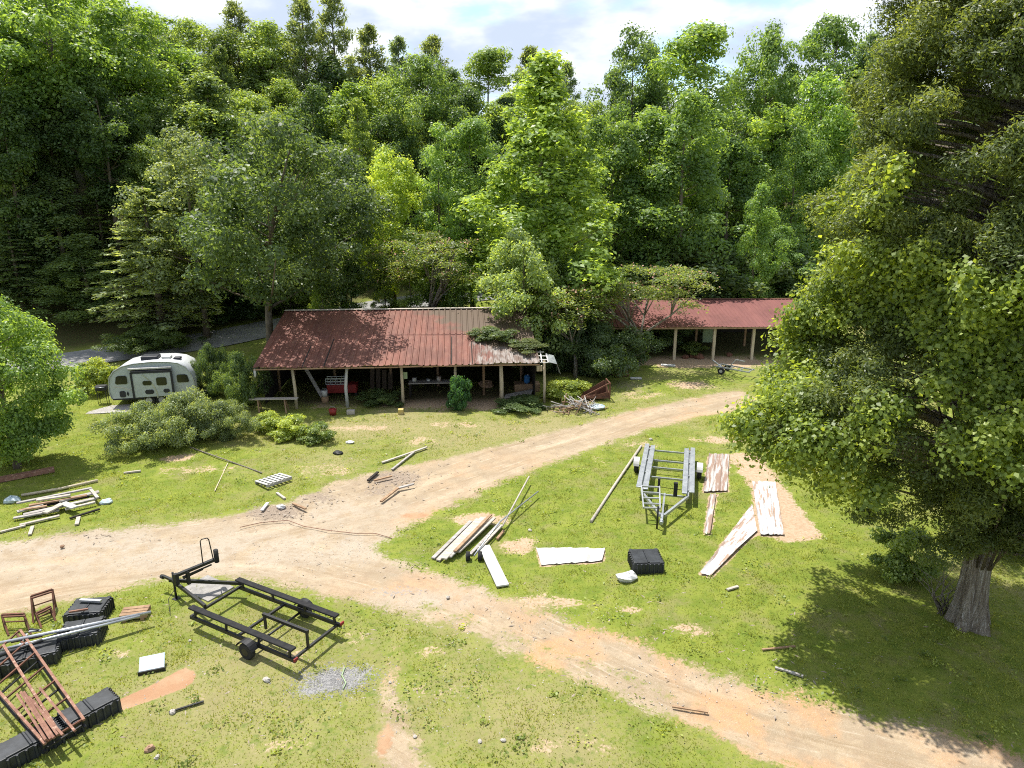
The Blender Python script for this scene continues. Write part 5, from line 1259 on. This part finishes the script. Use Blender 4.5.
# big cedar with climbing vine
def cedar():
    base = gpos(968, 624); root = thing('cedar_tree', 'huge dark olive cedar with a pale fluted trunk at the right edge', 'cedar', base)
    H = 24.0; tops = Vector((.0, .2, H))
    tb = MB(); n = 22; rings = [(-.2, .56), (.15, .50), (.7, .40), (1.5, .35), (3, .33), (6, .32), (12, .24), (18, .13), (H - .3, .03)]
    vs = []
    for j, (z, r0) in enumerate(rings):
        for k in range(n):
            a = 2 * math.pi * k / n; fl_ = 1 + (.24 * math.cos(a * 5 + z * .25) + .10 * math.cos(a * 11 + 1)) * max(.18, 1 - z / 5)
            vs.append((r0 * fl_ * math.cos(a) - .03 * z + .0012 * z * z, r0 * fl_ * math.sin(a) + .008 * z, z))
    tb.add(vs, [(j * n + k, j * n + (k + 1) % n, (j + 1) * n + (k + 1) % n, (j + 1) * n + k) for j in range(len(rings) - 1) for k in range(n)], True)
    r = np.random.default_rng(21)

    def hull(az, z):
        low = 5.0 + 1.0 * np.maximum(0, -np.sin(az)); t = np.clip((z - low) / (H - low), 0, 1)
        q = 5.25 * (1 - .10 * np.maximum(0, -np.sin(az))) * np.interp(t, [0, .06, .12, .2, .35, .5, .6, .85, 1], [.90, 1.06, .98, .78, .92, .82, .72, .45, .08])
        return q * (1 + .10 * np.sin(az * 3 + z * .7) + .08 * np.sin(az * 7 - z * 1.3) + .06 * np.sin(z * 2.4 + az * 2)), low

    def axis(z): return np.stack([-.03 * z + .0012 * z * z, .008 * z, z], -1)
    # foliage pads: the cedar's boughs end in dense upswept pads with dark gaps between them
    n = 1500; az = r.random(n) * 6.28; low = 5.0 + 1.0 * np.maximum(0, -np.sin(az)); z = low + (H - .3 - low) * r.random(n) ** .85
    q, _ = hull(az, z); m = (r.random(n) < np.clip(q / 4.2, .3, 1)) & ((np.sin(az) < .55) | (z > 12) | (r.random(n) < .45)); az, z, q = az[m], z[m], q[m]
    rad = q * np.where(r.random(len(q)) < .8, r.uniform(.80, 1.02, len(q)), r.uniform(.45, .8, len(q)))
    C = axis(z) + np.stack([rad * np.cos(az), rad * np.sin(az), 0 * z], 1)
    k2 = 130; az2 = r.uniform(-1.6, 5.2, k2); rr2 = r.uniform(.8, 3.6, k2); rr2[:40] = r.uniform(.6, 1.4, 40); z2 = r.uniform(2.5, 5.4, k2) + .22 * rr2   # low hanging boughs round the trunk
    C = np.vstack([C, axis(z2) + np.stack([rr2 * np.cos(az2), rr2 * np.sin(az2), 0 * z2], 1)]); azc = np.concatenate([az, az2])
    K = len(C); per = 680; idx = np.repeat(np.arange(K), per); rc = r.uniform(.28, .62, K)
    d = unit(r.normal(size=(K * per, 3)) + np.array([0, 0, .45])); out = np.stack([np.cos(azc), np.sin(azc), 0 * azc], 1)[idx]
    p = C[idx] + d * ((.45 + .55 * r.random(K * per) ** .5) * rc[idx])[:, None] * np.array([1.05, 1.05, .72]) + out * (r.random((K * per, 1)) ** 3 * .45) + np.array([0, 0, 1]) * (r.random((K * per, 1)) ** 4 * .25)
    ax = d * .7 + out * .3 + np.array([0, 0, .55]) + r.normal(size=p.shape) * .35; nn = d * .75 + r.normal(size=p.shape) * .5 + np.array([0, 0, .35])
    t = np.clip(.48 + .15 * r.normal(size=K)[idx] + .14 * r.normal(size=len(p)), 0, 1)
    link('crown', leaves_mesh('cedar_crown', p, nn, r.uniform(.075, .16, len(p)), r.uniform(.03, .052, len(p)), t, along=ax), root, (.125, .172, .050))
    for i in range(0, K, 2):
        e = Vector(C[i]); z0 = max(2.5, e.z - .25 * math.hypot(e.x, e.y) - .2); o = Vector(axis(np.array(z0))); ln = (e - o).length
        tb.tube([o, o.lerp(e, .5) + Vector((0, 0, .05 * ln)), e], [.03 + .018 * ln, .02 + .010 * ln, .012], 5)
    tb.build('trunk', M_bark_pale, root)
    # vine: leafy curtains over the lower left of the crown
    vr = thing('climbing_vine', 'bright yellow green vine covering the lower left of the cedar', 'vine', base)
    st = MB(); n = 700; az = r.uniform(1.9, 5.0, n); low = 5.0 + 1.0 * np.maximum(0, -np.sin(az)); z = low - .6 + 8.2 * r.random(n) ** .9
    q, _ = hull(az, z)
    m = (np.sin(az * 4.3 + z * 1.1) + np.sin(z * 2.1 - az * 2) > -.45) & (r.random(n) < np.clip(1.15 - np.abs(az - 3.4) * .40 - np.maximum(0, z - 9.5) * .25, .03, 1)); az, z, q = az[m], z[m], q[m]
    rad = q * r.uniform(.92, 1.10, len(q)); C = axis(z) + np.stack([rad * np.cos(az), rad * np.sin(az), 0 * z], 1)
    K = len(C); per = 260; idx = np.repeat(np.arange(K), per); rc = r.uniform(.22, .50, K)
    d = unit(r.normal(size=(K * per, 3)) + np.array([0, 0, .3])); out = np.stack([np.cos(az), np.sin(az), 0 * az], 1)[idx]
    p = C[idx] + d * ((.6 + .4 * r.random(K * per) ** .6) * rc[idx])[:, None] * np.array([1, 1, .9]) + out * (r.random((K * per, 1)) ** 3 * .5) + r.normal(size=(K * per, 3)) * .10; p[:, 2] -= .4 * r.random(K * per) ** 3
    nr = d * .8 + out * .3 + np.array([0, 0, .4]) + r.normal(size=p.shape) * .45
    t = np.clip(.45 + .2 * r.normal(size=K)[idx] + .2 * r.normal(size=K * per), 0, 1); L_2 = r.uniform(.075, .16, K * per)
    link('foliage', leaves_mesh('vine_foliage', p, nr, L_2, L_2 * .75, t), vr, (.215, .295, .042))
    for k in range(14):
        e = Vector(C[r.integers(0, K)]); a0 = math.atan2(e.y, e.x)
        st.tube([(.35 * math.cos(a0), .35 * math.sin(a0), 2.0), (e.x * .45, e.y * .45, e.z * .8), e], [.03, .022, .01], 5)
    st.build('stems', M_bark, vr)
    # bare twigs at the trunk
    tw = thing('dead_twigs', 'bare grey twigs sprouting beside the cedar trunk', 'twigs', gpos(942, 612)); b = MB()
    for k in range(16): b.tube([(random.uniform(-.2, .2), random.uniform(-.2, .2), 0), (random.uniform(-.5, .4), random.uniform(-.3, .3), .6), (random.uniform(-.9, .6), random.uniform(-.5, .5), random.uniform(.9, 1.5))], [.02, .014, .006], 4)
    b.build('twig_tangle', M_bark_pale, tw)


cedar()

# ================================================================== woods
T = tree_px
# front row left
T('hemlock_tree', 'hemlock', 142, 53.5, 186, 165, (.185, .235, .125), 'pale grey green hemlock drooping over the lane behind the camper', rz=.3)
T('leafy_tree', 'round_b', 182, 54, 134, 120, (0.130, 0.175, 0.085), 'greyish broadleaf tree with slim pale trunk just right of the camper')
T('leafy_tree', 'leaning', 250, 48.4, 136, 178, (.060, .10, .036), 'dark broadleaf tree shading the left part of the rusty roof', rz=0)
T('leafy_tree', 'oval_a', 250, 61, 158, 110, (0.155, 0.220, 0.080), 'dull green tree between the hemlock and the dark one at the roof')
T('leafy_tree', 'round_b', 335, 54, 150, 112, (.075, .12, .045), 'small dark tree behind the middle of the rusty roof')
T('tall_tree', 'tall_bare', 40, 62, -25, 150, (0.109, 0.185, 0.041), 'tall tree at upper left with a bare pale trunk in shadow')
T('tall_tree', 'tall_bare', 105, 66, 0, 130, (0.116, 0.192, 0.041), 'tall tree above the hemlock with sunlit yellow green top')
T('tall_tree', 'tall_bare', -20, 60, 5, 150, (0.093, 0.163, 0.038), 'tall tree cut by the left picture edge')
T('draped_tree', 'draped', 205, 66, 82, 90, (0.109, 0.163, 0.058), 'vine draped dome topped tree above the left trees')
T('leafy_tree', 'oval_b', 150, 72, 62, 100, (0.124, 0.185, 0.043), 'mid green tree left of the vine draped dome')
T('leafy_tree', 'draped_b', 270, 62, 118, 80, (0.139, 0.185, 0.080), 'grey leaved tree with pale top behind the dark roof tree')
# middle
T('leafy_tree', 'round_b', 388, 58, 152, 88, (0.190, 0.260, 0.042), 'bright yellow green bushy tree behind the middle of the rusty roof')
T('leafy_tree', 'cone_broad', 436, 57, 126, 84, (0.132, 0.220, 0.058), 'pointed light green tree left of the tall bright tree')
T('leafy_tree', 'oval_a', 470, 60, 122, 84, (0.124, 0.206, 0.055), 'second pointed light green tree touching the tall bright tree')
T('leafy_tree', 'draped_b', 350, 74, 84, 80, (0.110, 0.180, 0.032), 'light green round tree in the wood above the rusty roof')
T('leafy_tree', 'round_a', 425, 74, 62, 100, (0.085, 0.142, 0.041), 'dark full tree in the wood left of the tall bright tree')
T('leafy_tree', 'oval_a', 488, 80, 52, 84, (0.116, 0.177, 0.041), 'mid green tree on the skyline left of the tall bright tree')
# right middle
T('draped_tree', 'round_b', 614, 62, 112, 104, (0.101, 0.170, 0.043), 'green tree close right of the tall bright tree')
T('draped_tree', 'draped_b', 652, 62, 114, 100, (0.096, 0.170, 0.043), 'vine draped column right of the tall bright tree')
T('draped_tree', 'draped_b', 690, 60, 92, 92, (0.101, 0.173, 0.049), 'broad vine draped column over the forked mimosa')
T('leafy_tree', 'oval_a', 702, 70, 28, 112, (0.132, 0.213, 0.043), 'sunlit tall tree on the right skyline')
T('draped_tree', 'draped_b', 735, 66, 140, 80, (0.078, 0.142, 0.043), 'dark vine draped tree left of the vine mound')
T('draped_tree', 'draped', 762, 59, 190, 44, (0.124, 0.213, 0.049), 'small round headed vine mound above the second roof')
T('draped_tree', 'draped_b', 782, 62, 226, 50, (0.101, 0.177, 0.049), 'low vine mound just above the second roof ridge')
T('draped_tree', 'draped_b', 826, 70, 74, 84, (0.124, 0.213, 0.046), 'light vine draped column left of the cedar')
T('leafy_tree', 'round_b', 772, 80, 30, 84, (0.093, 0.163, 0.041), 'narrow skyline tree above the vine mound')
T('leafy_tree', 'round_a', 836, 82, 25, 108, (0.074, 0.135, 0.038), 'dark round skyline tree beside the cedar top')
T('leafy_tree', 'round_b', 636, 80, 34, 96, (0.078, 0.135, 0.041), 'dark skyline tree right of the tall bright tree')
T('leafy_tree', 'round_b', 800, 68, 130, 86, (0.093, 0.163, 0.049), 'mid green tree behind the vine mounds')
T('pine_tree', 'pine_a', 872, 78, 36, 70, (0.078, 0.128, 0.072), 'feathery conifer on the skyline beside the cedar')
# conifers of the skyline
T('pine_tree', 'pine_a', 233, 84, 4, 60, PINE, 'pointed pine with wispy top on the left skyline')
T('pine_tree', 'pine_b', 300, 82, -4, 66, PINE, 'tall dark pine on the left skyline')
T('pine_tree', 'pine_a', 330, 84, -10, 60, PINE, 'tallest pine of the left skyline group')
T('pine_tree', 'pine_b', 368, 86, 24, 60, PINE, 'lower pine right of the tallest one')
T('pine_tree', 'pine_b', 398, 90, 36, 50, SPRUCE, 'thin pine spire between two broader pines')
T('pine_tree', 'pine_a', 432, 90, 38, 60, PINE, 'open crowned pine left of the sky gap')
T('pine_tree', 'pine_b', 530, 92, 46, 62, PINE, 'pine just behind the top of the tall bright tree')
T('pine_tree', 'pine_b', 567, 96, 62, 46, SPRUCE, 'small dark pine in the skyline dip')
T('leafy_tree', 'round_a', 25, 86, -30, 140, (0.132, 0.213, 0.041), 'sunlit tree on the upper left skyline')
T('leafy_tree', 'round_b', 95, 84, -14, 110, (0.147, 0.227, 0.043), 'yellow green tree on the upper left skyline')
T('leafy_tree', 'oval_b', 150, 84, 14, 90, (0.155, 0.227, 0.051), 'light tree where the sky begins at upper left')
T('leafy_tree', 'round_a', 190, 84, 24, 90, (0.124, 0.185, 0.043), 'mid green tree left of the wispy pine')
T('leafy_tree', 'oval_b', 270, 82, 22, 80, (0.124, 0.185, 0.051), 'leafy tree between the wispy pine and the tall pines')
tp_ = at_y(425, 232, 51.5); mimosa('flat crowned mimosa behind the rusty roof ridge', 0, 0, tp_.z - tz(tp_.x, 51.5), 4.0, (.3, 0), 15, Vector((tp_.x, 51.5, tz(tp_.x, 51.5))))

# fill: trees of the wood that nothing tells apart
def fill(n, x0, x1, y0, y1, kinds, cols, label, group, hh=(15, 21), name='forest_tree', wf=(.9, 1.15), gap=3.6):
    pts_ = []
    tries = 0
    while len(pts_) < n and tries < n * 60:
        tries += 1
        Y = random.uniform(y0, y1); px = random.uniform(x0, x1); x = (px - 512) / F * (Y * CP + 2)
        if Y < float(hill_line(x)) + (5 if x1 < 300 else 1.5): continue
        if any((x - a) ** 2 + (Y - b) ** 2 < gap ** 2 for a, b in pts_): continue
        pts_.append((x, Y)); k = random.choice(kinds); h = random.uniform(*hh)
        plant(name, k, label, 'tree', (x, Y, tz(x, Y)), h, PROTO[k][3] * h / PROTO[k][2] * random.uniform(*wf), random.choice(cols), group)


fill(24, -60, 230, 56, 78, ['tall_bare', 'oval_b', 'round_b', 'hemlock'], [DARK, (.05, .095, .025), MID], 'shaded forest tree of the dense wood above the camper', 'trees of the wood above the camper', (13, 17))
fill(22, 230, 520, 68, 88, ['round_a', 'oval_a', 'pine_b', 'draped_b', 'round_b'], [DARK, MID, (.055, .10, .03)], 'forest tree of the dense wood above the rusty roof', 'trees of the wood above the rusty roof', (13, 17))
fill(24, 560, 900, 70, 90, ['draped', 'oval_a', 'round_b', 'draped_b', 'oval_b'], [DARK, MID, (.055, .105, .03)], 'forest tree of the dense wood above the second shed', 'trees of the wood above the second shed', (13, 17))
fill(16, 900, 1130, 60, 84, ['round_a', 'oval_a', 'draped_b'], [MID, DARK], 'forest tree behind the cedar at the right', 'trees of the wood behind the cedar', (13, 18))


for k_, (px, Y, h, w_) in enumerate(((-30, 57, 9, 9), (22, 55, 7.5, 9), (70, 58, 9.5, 9), (112, 60, 9, 8), (45, 61, 11, 9), (-5, 60, 11, 9), (88, 55.5, 5.5, 8))):
    tp = at_y(px, 300, Y); plant('hemlock_tree', 'hemlock' if k_ % 2 else 'draped_b', 'low dark forest tree filling the shade beyond the lane at the left', 'tree', (tp.x, Y, tz(tp.x, Y)), h, w_ * .8, random.choice([DARK, (.075, .12, .04)]), 'low trees of the shade at the left')


def under(n, x0, x1, lo, hi, label, group, hh=(1.6, 3.4)):
    for i in range(n):
        px = x0 + (x1 - x0) * (i + random.random()) / n; Y = random.uniform(lo, hi); x = (px - 512) / F * (Y * CP + 2.5)
        rl = float(np.interp(x, RX, RY))
        if abs(Y - rl) < 3.0: Y = rl + 3.2
        h = random.uniform(*hh)
        plant('understorey_shrub', random.choice(['bush', 'bush_b']), label, 'shrub', (x, Y, tz(x, Y)), h, h * random.uniform(1.3, 2.0), random.choice([DARK, MID, (.05, .095, .025)]), group)


under(22, -40, 300, 55, 62, 'low forest shrub beyond the lane at the left', 'shrubs beyond the lane at the left')
under(16, 290, 480, 69, 76, 'low forest shrub beyond the lane behind the rusty roof', 'shrubs beyond the lane behind the rusty roof')
under(20, 540, 800, 60, 65, 'low green shrub close behind the second shed', 'shrubs behind the second shed', (3, 6))
under(9, 300, 470, 51, 57, 'low green shrub between the rusty roof and the lane', 'shrubs between the roof and the lane', (1.2, 2.2))
# slim trunks beyond the lane
for k, px in enumerate((322, 352, 385, 410, 436, 452, 462)):
    Y = 52 + 1.2 * (k % 3); tp = at_y(px, 300, Y); z = tz(tp.x, Y)
    plant('slim_tree', 'oval_b' if k % 2 else 'cone_broad', ['slim tree behind the left of the rusty ridge', 'slim tree standing right of the dark roof tree', 'slim tree before the bright bushy tree', 'slim tree behind the middle of the rusty ridge', 'slim tree left of the flat mimosa crown', 'slim tree under the pointed light trees', 'slim tree at the foot of the tall bright tree'][k], 'tree', (tp.x, Y, z), random.uniform(6, 8), random.uniform(2.2, 3.2), random.choice([MID, (.09, .15, .035)]), 'slim trees behind the rusty roof')
